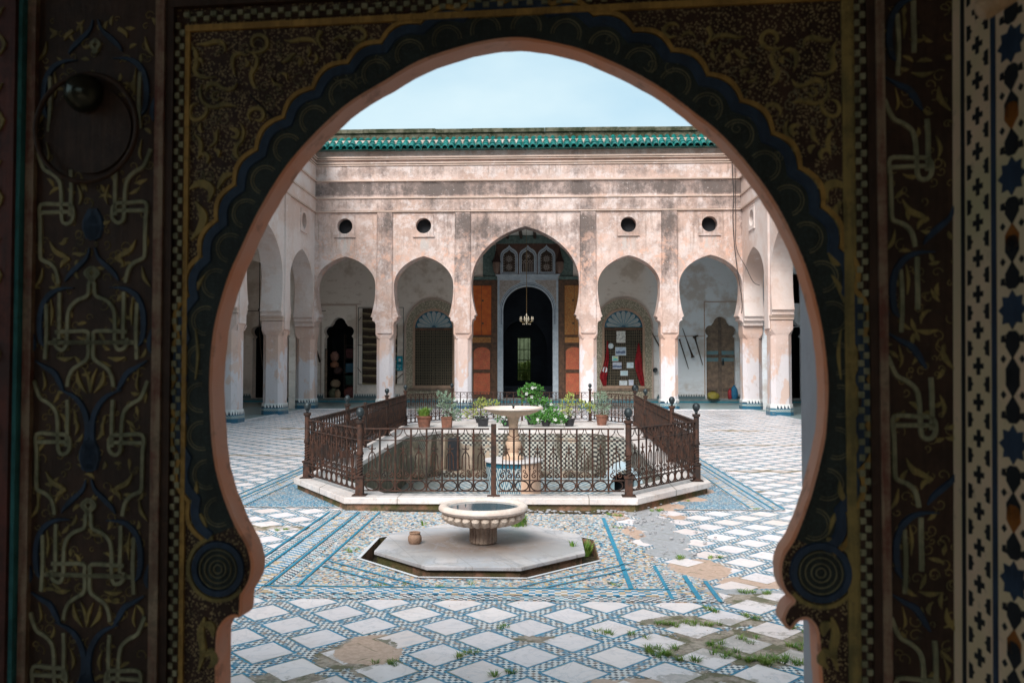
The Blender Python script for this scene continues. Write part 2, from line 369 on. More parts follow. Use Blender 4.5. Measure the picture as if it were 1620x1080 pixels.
def rosette(name,palette,cell,warm=.35,linecol=(.02,.22,.33)):
    """fine mosaic: star rosettes of little glazed pieces"""
    g=G(name,.45,.4); x,y,z=g.geo()
    u=(x/cell); v=(y/cell); fu=u.fract()-.5; fv=v.fract()-.5
    at=fv._m('ARCTAN2',fu); rr=(fu*fu+fv*fv)._m('SQRT')
    ring=(rr*9.).floor(); seg=(at*(8/PI)+ring*.5).floor(); q=g.vec(seg+fu*0.,ring,0.)
    sh=g.white(g.vec(ring,(seg*.5).fract()*2.,(u.floor()*0.)))
    # small lattice pieces
    s=cell/9.; k=g.white(g.vec((x/s).floor(),(y/s).floor())); dia=(((x+y)/s*.5).floor()+((x-y)/s*.5).floor())*.5
    chk=dia.fract().gt(.25)
    t=(rr.lt(.43))
    val=(sh*.9+k*.35).fract(); v2=(k*.8+chk*.4).fract()
    val=val*t+v2*(1-t)
    rp=g.nt.nodes.new('ShaderNodeValToRGB'); rp.color_ramp.interpolation='CONSTANT'
    el=rp.color_ramp.elements
    while len(el)<len(palette): el.new(.5)
    for i,c in enumerate(palette): el[i].position=i/len(palette); el[i].color=c4(c)
    g.nt.links.new(val.k,rp.inputs[0]); c=V(g,rp.outputs[0])
    jo=(((x/s).fract()-.5).abs().max(((y/s).fract()-.5).abs())).gt(.44); c=g.mix(jo*.5,c,(.35,.3,.26))
    n=g.noise(1.3,7,rough=.7); f2=g.noise(20,4,rough=.7)
    c=g.mix((n*.6+f2*.4).ss(.5,.66)*.55,c,(.42,.31,.22)); c=g.mix((n*.5+f2*.5).ss(.62,.68)*.7,c,(.12,.12,.05))
    dx_=g.noise(3.5,5,rough=.7)*.34-.17; dy_=g.noise(3.1,5,g.vec(x+5.,y,z),rough=.7)*.34-.17
    for L_,ca,cb_ in ((PINKM,(.58,.40,.31),(.46,.31,.23)),(CONC,(.42,.42,.44),(.27,.27,.275))):
        con=None
        for (cx,cy,rx,ry) in L_:
            t=1-(((x+dx_-cx)/rx)*((x+dx_-cx)/rx)+((y+dy_*.7-cy)/ry)*((y+dy_*.7-cy)/ry)).ss(0.,1.); con=t if con is None else con.max(t)
        c=g.mix(con.ss(.25,.32),c,g.mix(f2.ss(.35,.65),ca,cb_))
    g.col(c); g.bump(f2*.5+k*.5,.003,.6); return g.m
W=(.66,.62,.60); B=(.01,.20,.36); D=(.03,.05,.075); Y=(.55,.36,.17); L=(.22,.42,.50); PK=(.52,.36,.30)
M['mosaic']=rosette('carpet_mosaic',[W,B,D,PK,Y,W,L,D,PK,B],.27)
M['mosaicblue']=rosette('blue_mosaic',[B,W,B,L,D,B,B,W],.16)
def stripemat(name,cols,sx,sy,shear=0):
    g=G(name,.45,.4); x,y,z=g.geo(); cx=(x/sx+y*shear).floor(); cy=(y/sy).floor(); k=((cx+cy)*.5).fract().gt(.25); w=g.white(g.vec(cx,cy))
    c=g.mix(k,cols[0],cols[1]); c=g.mix(w.gt(.8)*.8,c,cols[2]); f2=g.noise(12,5,rough=.7); c=g.mix(f2.ss(.5,.7)*.5,c,(.38,.28,.2)); g.col(c); return g.m
M['border']=stripemat('border_mosaic',[B,W,Y],.045,.035)
M['borderchk']=stripemat('check_mosaic',[D,W,L],.03,.03)
M['blueline']=simple('blue_glazed_strip',(.008,.18,.30),(.015,.26,.40),12,.4,.4,.002)
M['whiteline']=marble('white_marble_strip',(.68,.67,.68),(.58,.58,.6))
def octm():
    g=G('octagon_marble',.4,.4); x,y,z=g.geo(); n=g.noise(1.6,7,rough=.62,dist=.8); n2=g.noise(7,7,rough=.72)
    a=(x*2.6+y*1.1).fract(); b=(y*2.0-x*.7).fract(); j=(a-.5).abs().gt(.492).max((b-.5).abs().gt(.492))
    c=g.mix(n.ss(.35,.65),(.56,.52,.52),(.38,.39,.42)); c=g.mix(n2.ss(.45,.7)*.5,c,(.40,.32,.27)); c=g.mix(j*.6,c,(.22,.2,.18))
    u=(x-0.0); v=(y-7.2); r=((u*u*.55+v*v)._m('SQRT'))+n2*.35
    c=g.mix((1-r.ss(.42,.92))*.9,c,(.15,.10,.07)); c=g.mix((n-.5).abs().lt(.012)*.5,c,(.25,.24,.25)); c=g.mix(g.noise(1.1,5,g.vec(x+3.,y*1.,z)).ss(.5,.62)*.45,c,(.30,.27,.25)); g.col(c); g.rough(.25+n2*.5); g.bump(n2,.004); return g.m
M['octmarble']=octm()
def mossybrick():
    g=G('mossy_edge',.95,.1); x,y,z=g.geo(); n=g.noise(5,8,rough=.7); n2=g.noise(2,4)
    c=g.mix(n.ss(.4,.6),(.26,.14,.09),(.10,.075,.045)); c=g.mix(n2.ss(.5,.6)*.7,c,(.07,.075,.025)); g.col(c); g.bump(n,.03); return g.m
M['mossbrick']=mossybrick()
def galleryfloor():
    g=G('gallery_tiles',.35,.45); x,y,z=g.geo(); k=(((x/.16).floor()+(y/.16).floor())*.5).fract().gt(.25); n=g.noise(1.2,5)
    c=g.mix(k,(.20,.28,.30),(.27,.35,.36)); c=g.mix(n.ss(.4,.65)*.5,c,(.26,.29,.28)); g.col(c); return g.m
M['galfloor']=galleryfloor()
def columnband():
    """tile dado: dark merlons on white above blue and chequer rows"""
    g=G('tile_dado',.35,.45); x,y,z=g.geo(); s=(x+y*1.0); u=(s/.11).fract()-.5
    c=g.mix(((u.abs()*.30+.0)+(z*1.)).lt(.335),(.66,.67,.66),(.03,.05,.07))
    k=(((s/.035).floor()+(z/.035).floor())*.5).fract().gt(.25); ch=g.mix(k,(.10,.2,.24),(.40,.42,.38))
    c=g.mix(z.lt(.225),c,(.025,.12,.20)); c=g.mix(z.lt(.20),c,ch); c=g.mix(z.lt(.12),c,(.02,.11,.18)); c=g.mix(g.noise(6,5).ss(.55,.7)*.5,c,(.2,.19,.17))
    g.col(c); return g.m
M['dado']=columnband()
def walldado():
    g=G('wall_tile_dado',.4,.4); x,y,z=g.geo(); s=x+y; u=(s/.11).fract()-.5
    c=g.mix(((u.abs()*.35)+z).lt(.36),(.55,.56,.54),(.03,.05,.07)); c=g.mix(z.lt(.26),c,(.10,.16,.18)); g.col(c); return g.m
M['walldado']=walldado()
def poolwall():
    g=G('pool_wall',.8,.25); x,y,z=g.geo(); s=.05; t=x+y
    k=(((t/s).floor()+(z/s).floor())*.5).fract().gt(.25); ch=g.mix(k,(.035,.04,.045),(.46,.44,.38))
    n=g.noise(1.1,5,g.vec(x,y,z*1.4)); n2=g.noise(4.5,7,rough=.7); n3=g.noise(1.8,6,g.vec(x*2.,y*2.,z*.25))
    pl=g.mix(n2.ss(.4,.62),(.43,.335,.25),(.27,.215,.17)); c=g.mix((n+x*.045+n2*.12).ss(.545,.56),pl,ch)
    c=g.mix(z.band(-.02,.09,.02)*.9,c,ch)
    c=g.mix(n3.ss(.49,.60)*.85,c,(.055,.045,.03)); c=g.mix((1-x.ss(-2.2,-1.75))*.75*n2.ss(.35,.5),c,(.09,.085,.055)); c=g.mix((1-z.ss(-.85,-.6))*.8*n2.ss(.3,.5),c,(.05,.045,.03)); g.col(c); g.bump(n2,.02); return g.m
M['poolwall']=poolwall()
def poolfloor():
    g=G('pool_floor_tiles',.3,.45); x,y,z=g.geo(); t=(y/.17).floor()*.5; sgn=t.fract().gt(.25)*2-1
    k=((x/.13)+(y/.17).fract()*.9*sgn).fract().gt(.5); c=g.mix(k,(.05,.16,.23),(.55,.56,.55)); n=g.noise(3,6,rough=.7)
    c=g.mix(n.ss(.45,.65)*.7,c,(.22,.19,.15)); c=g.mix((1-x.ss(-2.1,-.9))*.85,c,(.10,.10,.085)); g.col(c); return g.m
M['poolfloor']=poolfloor()
def drummat():
    g=G('drum_tiles',.35,.45); x,y,z=g.geo(); th=(y-15.35)._m('ARCTAN2',x); u=(th*6.2); v=(z*6.5)
    zig=((u.fract()-.5).abs()*2.+v).fract(); k=zig.lt(.38); k2=(u*3.).fract().lt(.3)
    t=g.mix(k,(.42,.44,.42),(.02,.09,.14)); t=g.mix(k2*zig.gt(.6)*.8,t,(.05,.2,.28)); t=g.mix(z.gt(-.25),t,(.02,.11,.16))
    pl=g.mix(g.noise(3,7).ss(.4,.6),(.62,.40,.28),(.5,.33,.24)); c=g.mix(x.ss(.14,.17),t,pl); g.col(c); return g.m
M['drum']=drummat()

# ------------------------------------------------------------------ ground, court floor, galleries
YF=30.4; XL=-7.97; XR=7.85; YB=36.2
PIERS=[-5.33,-2.42,2.22,5.2]
FENCE=[(-1.5,9.2),(1.5,9.25),(2.48,10.5),(2.75,19.9),(1.78,21.7),(-1.85,21.7),(-2.78,19.9),(-2.5,10.6)]
POOLIN=[(-1.25,9.38),(1.25,9.38),(2.12,10.75),(2.3,17.3),(1.7,18.5),(-1.7,18.5),(-2.3,17.3),(-2.15,10.75)]
OC=(0.02,7.22)
def octagon(c,ap,ph=PI/8):
    R=ap/math.cos(PI/8); return [(c[0]+R*math.cos(ph+k*PI/4),c[1]+R*math.sin(ph+k*PI/4)) for k in range(8)]
zf=lambda z0: (lambda u,v,w_: (u,v,z0+w_))
tag(MB().add([(-400,-400,-1.3),(400,-400,-1.3),(400,400,-1.3),(-400,400,-1.3)],[(0,1,2,3)]).build('ground',M['soil']),'bare earth reaching away around and below the palace','ground',kind='structure')
fl=slab([(-8.15,1.9),(8.05,1.9),(8.05,30.1),(-8.15,30.1)],[[(x*1.02,15.3+(y-15.3)*1.006) for x,y in POOLIN],octagon(OC,.995)],.10,zf(-.10))
tag(fl.build('courtyard_floor',M['floor']),'courtyard paving of pale marble squares set diagonally in strips of blue and chequered tile','paving',kind='structure')
gf=slab([(-13.3,1.9),(-8.15,1.9),(-8.15,30.1),(8.05,30.1),(8.05,1.9),(13.2,1.9),(13.2,36.2),(-13.3,36.2)],[],.1,zf(-.1))
tag(gf.build('gallery_floor',M['galfloor']),'grey green tiled floor of the covered galleries behind the columns','floor',kind='structure')
e=MB(); e.box(-8.22,1.9,0,-8.10,30.16,.018); e.box(8.0,1.9,0,8.12,30.16,.018); e.box(-8.1,30.05,0,8.0,30.16,.018)
tag(e.build('marble_edging',M['whiteline']),'thin white marble edging strip between courtyard paving and gallery floor','edging',kind='structure')
# mosaic carpet round the near basin
X0,X1,Y0,Y1=-1.74,1.78,5.66,9.05
z1=.004; z2=.008; z3=.012
def sheet(poly,z,holes=()): return slab(poly,holes,.003,zf(z-.003))
PATCH=[(1.78,6.35),(1.5,6.75),(1.42,7.1),(1.30,7.5),(1.36,7.9),(1.25,8.4),(1.33,8.8),(1.22,9.05),(1.78,9.05)]
car=sheet([(X0,Y0),(X1,Y0),(X1,6.25),(1.62,6.5),(1.50,6.8),(1.46,7.2),(1.36,7.55),(1.40,7.9),(1.27,8.4),(1.36,8.8),(1.24,Y1),(X0,Y1)],z1,[octagon(OC,.995)])
tag(car.build('mosaic_paving',M['mosaic']),'multicoloured fine mosaic carpet around the low stone basin','paving',kind='structure')
bd=MB()
def strip(x0,y0,x1,y1,z,b): b.box(x0,y0,z-.003,x1,y1,z)
chk=MB(); strip(X0,Y0,X1,Y0+.09,z2,chk); strip(X0,Y0+.09,X0+.07,Y1,z2,chk); strip(-1.42,Y0+.35,-1.34,Y1,z2,chk)
strip(1.40,Y0+.09,1.47,6.7,z2,chk)
tag(chk.build('mosaic_border',M['borderchk']),'chequered border rows of the mosaic carpet around the low basin','paving',kind='structure')
bb=MB(); strip(X0+.3,Y0+.12,X1-.3,Y0+.27,z2+.0015,bb); strip(X0+.12,Y0+.09,X0+.26,Y1,z2+.0015,bb)
tag(bb.build('mosaic_border',M['border']),'yellow white and blue border rows of the mosaic carpet','paving',kind='structure')
ln=MB()
for xx in (X0-.05,X0+.075,X0+.28,X0+.5): strip(xx,Y0+(.0 if xx<X0+.1 else .28),xx+.022,Y1-.1,z3,ln)
strip(X1-.05,Y0,X1-.02,6.2,z3,ln); strip(X1-.18,Y0+.05,X1-.145,6.35,z3,ln); strip(X1-.36,Y0+.05,X1-.335,6.65,z3,ln); strip(X1-.62,Y0+.28,X1-.585,8.7,z3,ln)
strip(X0,Y0+.285,X1-.3,Y0+.30,z3,ln)
def dline(p,q,wd,z,b):
    p=Vector((*p,0));q=Vector((*q,0)); d=(q-p).normalized(); n=Vector((-d.y,d.x,0))*wd/2
    b.add([(*(p+n).xy,z),(*(p-n).xy,z),(*(q-n).xy,z),(*(q+n).xy,z)],[(0,1,2,3)])
for sx in (1,-1):
    dline((.02+sx*1.22,6.72),(.02+sx*.35,5.98),.02,z3,ln); dline((.02+sx*1.22,6.55),(.02+sx*.55,5.98),.02,z3,ln)
    dline((sx*3.1,9.30),(sx*3.1,21.8),.028,z3,ln); dline((sx*3.02,9.30),(sx*3.02,21.8),.012,z3,ln); dline((sx*2.86,9.35),(sx*2.86,21.8),.018,z3,ln); dline((sx*3.22,9.30),(sx*3.22,21.8),.028,z3,ln)
oc=octagon(OC,1.09)
tag(ln.build('blue_tile_lines',M['blueline']),'straight blue glazed lines framing the mosaic panels of the court','paving',kind='structure')
bs=MB()
for sx in (-1,1): strip(sx*2.84,9.32,sx*3.24,21.8,z1+.002,bs)
tag(bs.build('mosaic_border',M['border']),'blue and white tile bands running along both long sides of the railed pool','paving',kind='structure')
for sx in (-1,1):
    tr=sheet([(sx*2.82,9.30),(sx*1.72 if sx<0 else 2.02,9.30),(sx*1.95 if sx<0 else 2.12,9.6 if sx<0 else 9.75),(sx*2.45,10.4),(sx*2.82,11.1)],z1)
    tag(tr.build('mosaic_paving',M['mosaicblue']),'triangle of blue and white mosaic at the '+('left' if sx<0 else 'right')+' front corner of the railed pool','paving',kind='structure')
    bc=MB(); dline((sx*(1.7 if sx<0 else 2.0),9.26),(sx*3.22,9.26),.07,z2,bc); tag(bc.build('mosaic_border',M['borderchk']),'chequered edge row of the '+('left' if sx<0 else 'right')+' blue mosaic triangle','paving',kind='structure')
# mortar repair beside the carpet
def blobpoly(pts,n=5,jit=.02,seed=1):
    rnd=random.Random(seed); return [(p.x+rnd.uniform(-jit,jit),p.y+rnd.uniform(-jit,jit)) for p in catmull([(a,b,0) for a,b in pts],n,True)]
M['pinkmortar']=simple('pink_mortar',(.52,.35,.26),(.40,.27,.19),5,.95,.1,.02)
# damp mossy soil strip in front of the kerb
sm=sheet(blobpoly([(-1.0,9.0),(-.2,9.02),(.6,8.96),(1.2,8.98),(1.62,9.35),(2.2,9.95),(2.6,10.6),(2.4,10.65),(1.6,9.6),(1.2,9.12),(-1.,9.1)],5,.02,9),.016)
tag(sm.build('soil',M['soil']),'mossy soil gathered along the foot of the marble kerb','soil',kind='stuff')
# near octagon: trench bottom, platform
tag(MB().prism(octagon(OC,1.03),-.2,-.115).build('trench_floor',M['soil']),'muddy bottom of the octagonal trench around the basin platform','soil',kind='structure')
tw=slab(octagon(OC,.993),[octagon(OC,.985)],.113,zf(-.115)); tag(tw.build('trench_wall',M['mossbrick']),'mossy brick side of the octagonal trench around the basin platform','kerb',kind='structure')
ed=MB()
for a,b in zip(octagon(OC,.995),octagon(OC,.995)[1:]+octagon(OC,.995)[:1]):
    a_=Vector((*a,0));b_=Vector((*b,0)); dd=(b_-a_).normalized(); nn=Vector((dd.y,-dd.x,0))
    if not(a_.x>OC[0]+.9 and b_.x>OC[0]+.9): dline(a_.xy+nn.xy*.0,b_.xy+nn.xy*.0,.03,.012,ed)
tag(ed.build('marble_edging',M['whiteline']),'white marble rim of the octagonal trench around the basin platform','edging',kind='structure')
pf=empty('basin_platform',(OC[0],OC[1],-.11),'low octagonal marble platform with a mossy edge carrying the scalloped basin','platform')
MB().prism(octagon(OC,.85),-.114,.03).build('platform_base',M['mossbrick'],pf)
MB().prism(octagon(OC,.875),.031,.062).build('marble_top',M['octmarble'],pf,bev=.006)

# ------------------------------------------------------------------ fence pool
kerb_out=[(-1.64,9.05),(1.45,9.09),(1.58,9.09),(2.64,10.42),(2.90,20.0),(1.9,21.9),(-1.98,21.9),(-2.92,20.0),(-2.68,10.95),(-2.67,10.6)]
pool=empty('sunken_pool',(0,15.3,-.85),'long sunken octagonal pool lined with chequered tile and worn plaster inside the iron railing','pool')
slab(kerb_out,[POOLIN],.07,zf(.08)).build('marble_kerb',M['kerbmarble'],pool,bev=.008)
inset=[(x*.985,15.3+(y-15.3)*.995) for x,y in kerb_out]
slab(inset,[[(x*1.004,15.3+(y-15.3)*1.002) for x,y in POOLIN]],.089,zf(-.01)).build('kerb_base',M['mossbrick'],pool)
pw=MB(); n=len(POOLIN)
pw.add([(x,y,-.9) for x,y in POOLIN]+[(x,y,.079) for x,y in POOLIN],[(i,(i+1)%n,n+(i+1)%n,n+i) for i in range(n)])
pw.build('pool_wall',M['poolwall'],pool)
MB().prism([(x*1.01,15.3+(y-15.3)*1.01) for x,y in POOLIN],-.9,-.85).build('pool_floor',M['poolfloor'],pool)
# sloping ledge/buttress on the far wall
b=MB(); b.box(-1.55,18.2,-.85,-1.32,18.48,-.02); b.build('drain_recess',M['dark'],pool)
b=MB(); b.box(-1.69,18.15,-.85,1.69,18.45,-.72); b.build('pool_step',M['poolwall'],pool)

fence=empty('iron_railing',(0,15.3,.15),'rusty wrought iron railing with ball topped posts around the sunken pool','railing')
KZ=.15
def post(x,y,ball=True,hh=.78,plain=False):
    b=MB()
    if plain:
        b.box(x-.028,y-.028,KZ,x+.028,y+.028,KZ+.80); b.box(x-.07,y-.03,KZ,x+.07,y+.03,KZ+.012)
        return b.build('post',M['iron'],fence)
    b.box(x-.075,y-.075,KZ,x+.075,y+.075,KZ+.012); b.box(x-.042,y-.042,KZ+.012,x+.042,y+.042,KZ+.20); b.box(x-.052,y-.052,KZ+.20,x+.052,y+.052,KZ+.225)
    b.tube([(x,y,KZ+.22),(x,y,KZ+.45)],.028,10)
    for k in range(3):   # rope twist
        b.tube([(x+.029*math.cos(2*PI*(t/14*2.2+k/3)),y+.029*math.sin(2*PI*(t/14*2.2+k/3)),KZ+.225+.225*t/14) for t in range(15)],.010,5)
    b.tube([(x,y,KZ+.45),(x,y,KZ+.47),(x,y,KZ+.5),(x,y,KZ+.80),(x,y,KZ+.81),(x,y,KZ+.84)],[.04,.045,.034,.034,.05,.05],12)
    o=b.build('post',M['iron'],fence,True)
    if ball:
        MB().lathe([(.012,0),(.022,.02),(.018,.03),(.03,.04),(.044,.065),(.048,.09),(.042,.115),(.025,.135),(.004,.142)],(x,y,KZ+.84),14).build('ball_finial',M['ironball'],o,True)
    return o
def arc(c,r0,r1,a0,a1,ax,n=10):
    return [Vector(c)+ax*(r0*math.cos(a0+(a1-a0)*i/n))+Vector((0,0,r1*math.sin(a0+(a1-a0)*i/n))) for i in range(n+1)]
def spiral(c,r,turns,a0,ax,sg=1,n=14):
    return [Vector(c)+ax*(sg*r*(1-.8*i/n)*math.cos(a0+2*PI*turns*i/n))+Vector((0,0,r*(1-.8*i/n)*math.sin(a0+2*PI*turns*i/n))) for i in range(n+1)]
def panel(p,q,detail=True,single=False):
    p=Vector((*p,KZ)); q=Vector((*q,KZ)); L_=(q-p).length; ax=(q-p)/L_; m0,m1=.05,L_-.05
    P_=lambda s,z: p+ax*s+Vector((0,0,z))
    r=MB()
    for z,h in ((.745,.016),(.615,.009),(.175,.009),(.055,.011)):
        a,b_=P_(m0,z),P_(m1,z); nn=Vector((-ax.y,ax.x,0))*.014
        r.add([a-nn-Vector((0,0,h/2)),a+nn-Vector((0,0,h/2)),b_+nn-Vector((0,0,h/2)),b_-nn-Vector((0,0,h/2)),a-nn+Vector((0,0,h/2)),a+nn+Vector((0,0,h/2)),b_+nn+Vector((0,0,h/2)),b_-nn+Vector((0,0,h/2))],[(3,2,1,0),(4,5,6,7),(0,1,5,4),(1,2,6,5),(2,3,7,6),(3,0,4,7)])
    pn=r.build('railing_panel',M['iron'],fence)
    nb=max(2,round((m1-m0)/.168)); st=(m1-m0)/nb
    allb=MB(); sw=MB()
    for i in range(1,nb):
        s=m0+i*st
        b=MB(); b.tube([P_(s,.055),P_(s,.745)],(.0115 if detail else .014),6); 
        for z in (.175,.30,.64): b.tube([P_(s,z-.016),P_(s,z),P_(s,z+.016)],[.009,.016,.009],6)
        if detail and not single: b.build('baluster',M['iron'],pn,True)
        else: allb.add(b.v,b.f)
    if allb.v:
        o=allb.build('balusters',M['iron'],pn,True)
        o['kind']='stuff'
    n_=8 if detail else 6; sg=4
    for i in range(nb):
        c=m0+(i+.5)*st
        sw.tube([P_(c,.175),P_(c,.52)],.006,4)
        sw.tube(arc(P_(c,.115),st*.42,.055,0,2*PI,ax,n_*2),.0075,sg,False)            # bottom rings
        for sg_ in (-1,1):
            sw.tube(arc(P_(c+sg_*st*.5,.745),st*.44,.09,PI if sg_>0 else 0,(1.5 if sg_>0 else -.5)*PI,ax,n_),.005,sg,False)
            sw.tube(spiral(P_(c+sg_*.038,.225),.030,1.1,PI*.5,ax,-sg_,n_+3),.0075,sg,False)   # scroll feet
            sw.tube(spiral(P_(c+sg_*.026,.275),.022,1.1,-PI*.5,ax,sg_,n_+2),.005,sg,False)
            sw.tube([P_(c+sg_*.045,.30),P_(c+sg_*.038,.34),P_(c+sg_*.036,.44),P_(c+sg_*.02,.475),P_(c,.49)],.0065,sg,False)   # lyre sides
            sw.tube(arc(P_(c+sg_*.022,.545),.022,.028,0 if sg_<0 else PI,-PI if sg_<0 else 2*PI,ax,5)[:5],.006,sg,False)
        sw.tube([P_(c,.48),P_(c,.50),P_(c,.55),P_(c,.575)],[.005,.011,.009,.003],6)
    sw.build('scrollwork',M['iron'],pn,False)
    return pn
posts=[(-1.5,9.2),(1.5,9.25),(2.48,10.5),(2.5,12.6),(2.62,16.8),(2.75,19.9),(1.78,21.7),(-1.85,21.7),(-2.78,19.9),(-2.68,17.),(-2.55,13.0),(-2.5,10.6)]
for x,y in posts: post(x,y)
post(0.0,9.2,plain=True); post(-2.61,14.6,plain=True); post(.0,21.7,plain=True)
panel((-1.5,9.2),(0,9.2)); panel((0,9.2),(1.5,9.25)); panel((1.5,9.25),(2.48,10.5)); panel((-2.5,10.6),(-1.5,9.2))
panel((2.48,10.5),(2.5,12.6)); panel((-2.55,13.0),(-2.5,10.6)); panel((-2.61,14.6),(-2.55,13.0),single=True)
for a,b_ in (((2.5,12.6),(2.62,16.8)),((2.62,16.8),(2.75,19.9)),((2.75,19.9),(1.78,21.7)),((1.78,21.7),(0,21.7)),((0,21.7),(-1.85,21.7)),((-1.85,21.7),(-2.78,19.9)),((-2.78,19.9),(-2.68,17.)),((-2.68,17.),(-2.61,14.6))): panel(a,b_,False,True)

# ------------------------------------------------------------------ fountains
fx,fy=.03,7.2; zb=.062
nb_=empty('stone_basin',(fx,fy,zb),'low round stone basin with scalloped underside on a fluted stub, full of water','fountain')
M['basinstone']=simple('basin_stone',(.60,.50,.42),(.42,.33,.26),7,.65,.3,.004)
M['stemstone']=simple('stained_stem_stone',(.36,.27,.21),(.19,.13,.10),9,.75,.3,.004)
b=MB(); b.lathe([(.108,.004),(.114,.012),(.112,.03),(.110,.13),(.113,.15),(.11,.16)],(fx,fy,zb),40)
for k in range(20):
    a=2*PI*k/20; b.tube([(fx+.109*math.cos(a),fy+.109*math.sin(a),zb+z) for z in (.008,.014,.13,.142)],[.006,.0125,.0125,.006],6)
b.build('fluted_stem',M['stemstone'],nb_,True)
b=MB().lathe([(.10,.15),(.15,.158),(.22,.175),(.28,.205),(.32,.24),(.338,.27),(.335,.285),(.30,.285)],(fx,fy,zb),64)
for k in range(26):
    a=2*PI*k/26; ca,sa_=math.cos(a),math.sin(a)
    b.tube([(fx+r_*ca,fy+r_*sa_,zb+z) for r_,z in ((.20,.168),(.25,.186),(.29,.206),(.320,.232),(.335,.252),(.342,.268))],[.006,.017,.028,.036,.037,.022],8)
b.build('scalloped_bowl',M['basinstone'],nb_,True)
M['rimstone']=simple('rim_stone',(.72,.61,.54),(.60,.48,.41),7,.55,.35,.003)
rp=[(.30,.275),(.35,.272),(.378,.285),(.388,.30),(.386,.318),(.375,.33),(.35,.336),(.325,.334),(.312,.325),(.30,.30),(.24,.24),(.1,.22),(.004,.22)]
MB().lathe(rp,(fx,fy,zb),64).build('rim',M['rimstone'],nb_,True)
g=G('still_water',.04,.5); g.col((.08,.12,.14)); M['water']=g.m
MB().lathe([(.004,.3095),(.309,.3095),(.309,.312),(.004,.312)],(fx,fy,zb),48).build('water',M['water'],nb_)
c=(0.0,15.35)
ff=empty('tall_fountain',(c[0],c[1],-.85),'tall warm stone fountain on a tiled round drum in the middle of the pool','fountain')
MB().lathe([(.51,-.85),(.51,-.17)],(c[0],c[1],0),48).build('tiled_drum',M['drum'],ff,True)
MB().lathe([(.50,-.17),(.545,-.165),(.55,-.15),(.545,-.135),(.004,-.135)],(c[0],c[1],0),48).build('drum_top',M['marble'],ff,True)
MB().lathe([(.19,-.135),(.19,-.09),(.15,-.075),(.105,-.03),(.10,.0),(.13,.05),(.15,.12),(.14,.19),(.10,.24),(.12,.26),(.12,.28),(.09,.30),(.085,.50),(.10,.60),(.12,.64),(.14,.66)],(c[0],c[1],0),32).build('baluster_stem',M['sandstone'],ff,True)
MB().lathe([(.13,.655),(.30,.69),(.44,.745),(.50,.78),(.50,.785)],(c[0],c[1],0),128,lambda th,i:1+(.02*math.cos(32*th) if 0<i<4 else 0)).build('fluted_bowl',M['sandstone'],ff,True)
MB().lathe([(.49,.782),(.545,.785),(.56,.80),(.555,.822),(.53,.83),(.49,.826),(.46,.79),(.004,.77)],(c[0],c[1],0),64).build('rim',M['rimstone'],ff,True)
MB().lathe([(.02,.77),(.02,.84),(.028,.85),(.02,.87),(.01,.89),(.003,.90)],(c[0],c[1],0),10).build('spout',M['ironball'],ff,True)
# broken pot on the platform
px,py=-.56,7.15
bp=empty('broken_pot',(px,py,.062),'small broken clay pot standing on the front left of the octagonal platform','pot')
MB().lathe([(.045,0),(.058,.02),(.060,.055),(.05,.075),(.043,.082),(.050,.092),(.047,.10),(.036,.095),(.035,.08)],(px,py,.062),20).build('pot_body',simple('pale_clay',(.30,.185,.125),(.20,.12,.08),14),bp,True)
# small marble roofed housing
kx,ky=1.62,11.0
kh=empty('pump_housing',(kx,ky,-.85),'small masonry housing with bluish marble roof and dark mouth at the pool right front','housing')
b=MB(); b.box(kx-.19,ky-.02,-.85,kx-.13,ky+.35,.13); b.box(kx+.13,ky-.02,-.85,kx+.19,ky+.35,.13); b.box(kx-.19,ky+.29,-.85,kx+.19,ky+.35,.13)
b.build('wall',simple('housing_stone',(.22,.32,.36),(.14,.17,.18),5),kh)
MB().box(kx-.12,ky+.27,-.84,kx+.12,ky+.285,.12).build('opening',M['dark'],kh)
M['bluemarble']=marble('bluish_marble',(.42,.55,.62),(.55,.58,.60),3,.4)
b=MB(); ang=[(-.24,.06),(-.2,.16),(-.1,.26),(0,.30),(.1,.26),(.2,.16),(.24,.06),(.19,.05),(.15,.13),(.08,.2),(0,.235),(-.08,.2),(-.15,.13),(-.19,.05)]
vs=[(kx+a,ky-.06,z) for a,z in ang]+[(kx+a,ky+.38,z) for a,z in ang]; N=14
b.add(vs,[(i,(i+1)%N,N+(i+1)%N,N+i) for i in range(N)]+[(i,i+1,12-i,13-i) for i in range(6)]+[(N+13-i,N+12-i,N+i+1,N+i) for i in range(6)]).build('roof',M['bluemarble'],kh)

# ------------------------------------------------------------------ arcade walls
def fbox(b,fn,u0,u1,v0,v1,w0,w1):
    p=[fn(u,v,w_) for w_ in (w0,w1) for u,v in ((u0,v0),(u1,v0),(u1,v1),(u0,v1))]
    return b.add(p,[(3,2,1,0),(4,5,6,7),(0,1,5,4),(1,2,6,5),(2,3,7,6),(3,0,4,7)])
def archpath(cx,g,hw,hwt,zt,zw,za,zb=3.05,n=14):
    """right half from the apex down, mirrored: list left->right going up and over"""
    e=.42*hw; hgt=math.sqrt((hw+e)**2-e*e); up=[]
    t0=math.acos(e/(hw+e))
    for i in range(n+1):
        t=t0*i/n; x=(hw+e)*math.cos(t)-e; z=zw+(hw+e)*math.sin(t)*(za-zw)/hgt; up.append((x,z))
    a1=math.acos(hwt/hw); K=(zw-zt)/math.sin(a1); low=[]
    for i in range(n):
        a=a1*(1-i/n); low.append((hw*math.cos(a),zw-K*math.sin(a)))
    right=[(g,zb),(g,zb+.10),(g-.03,zt-.22),(hwt+.05,zt-.17),(hwt+.06,zt-.08),(hwt-.025,zt-.015)]+low+up
    left=[(-x,z) for x,z in right]
    return [(cx+x,z) for x,z in left]+[(cx+x,z) for x,z in right[::-1][1:]]
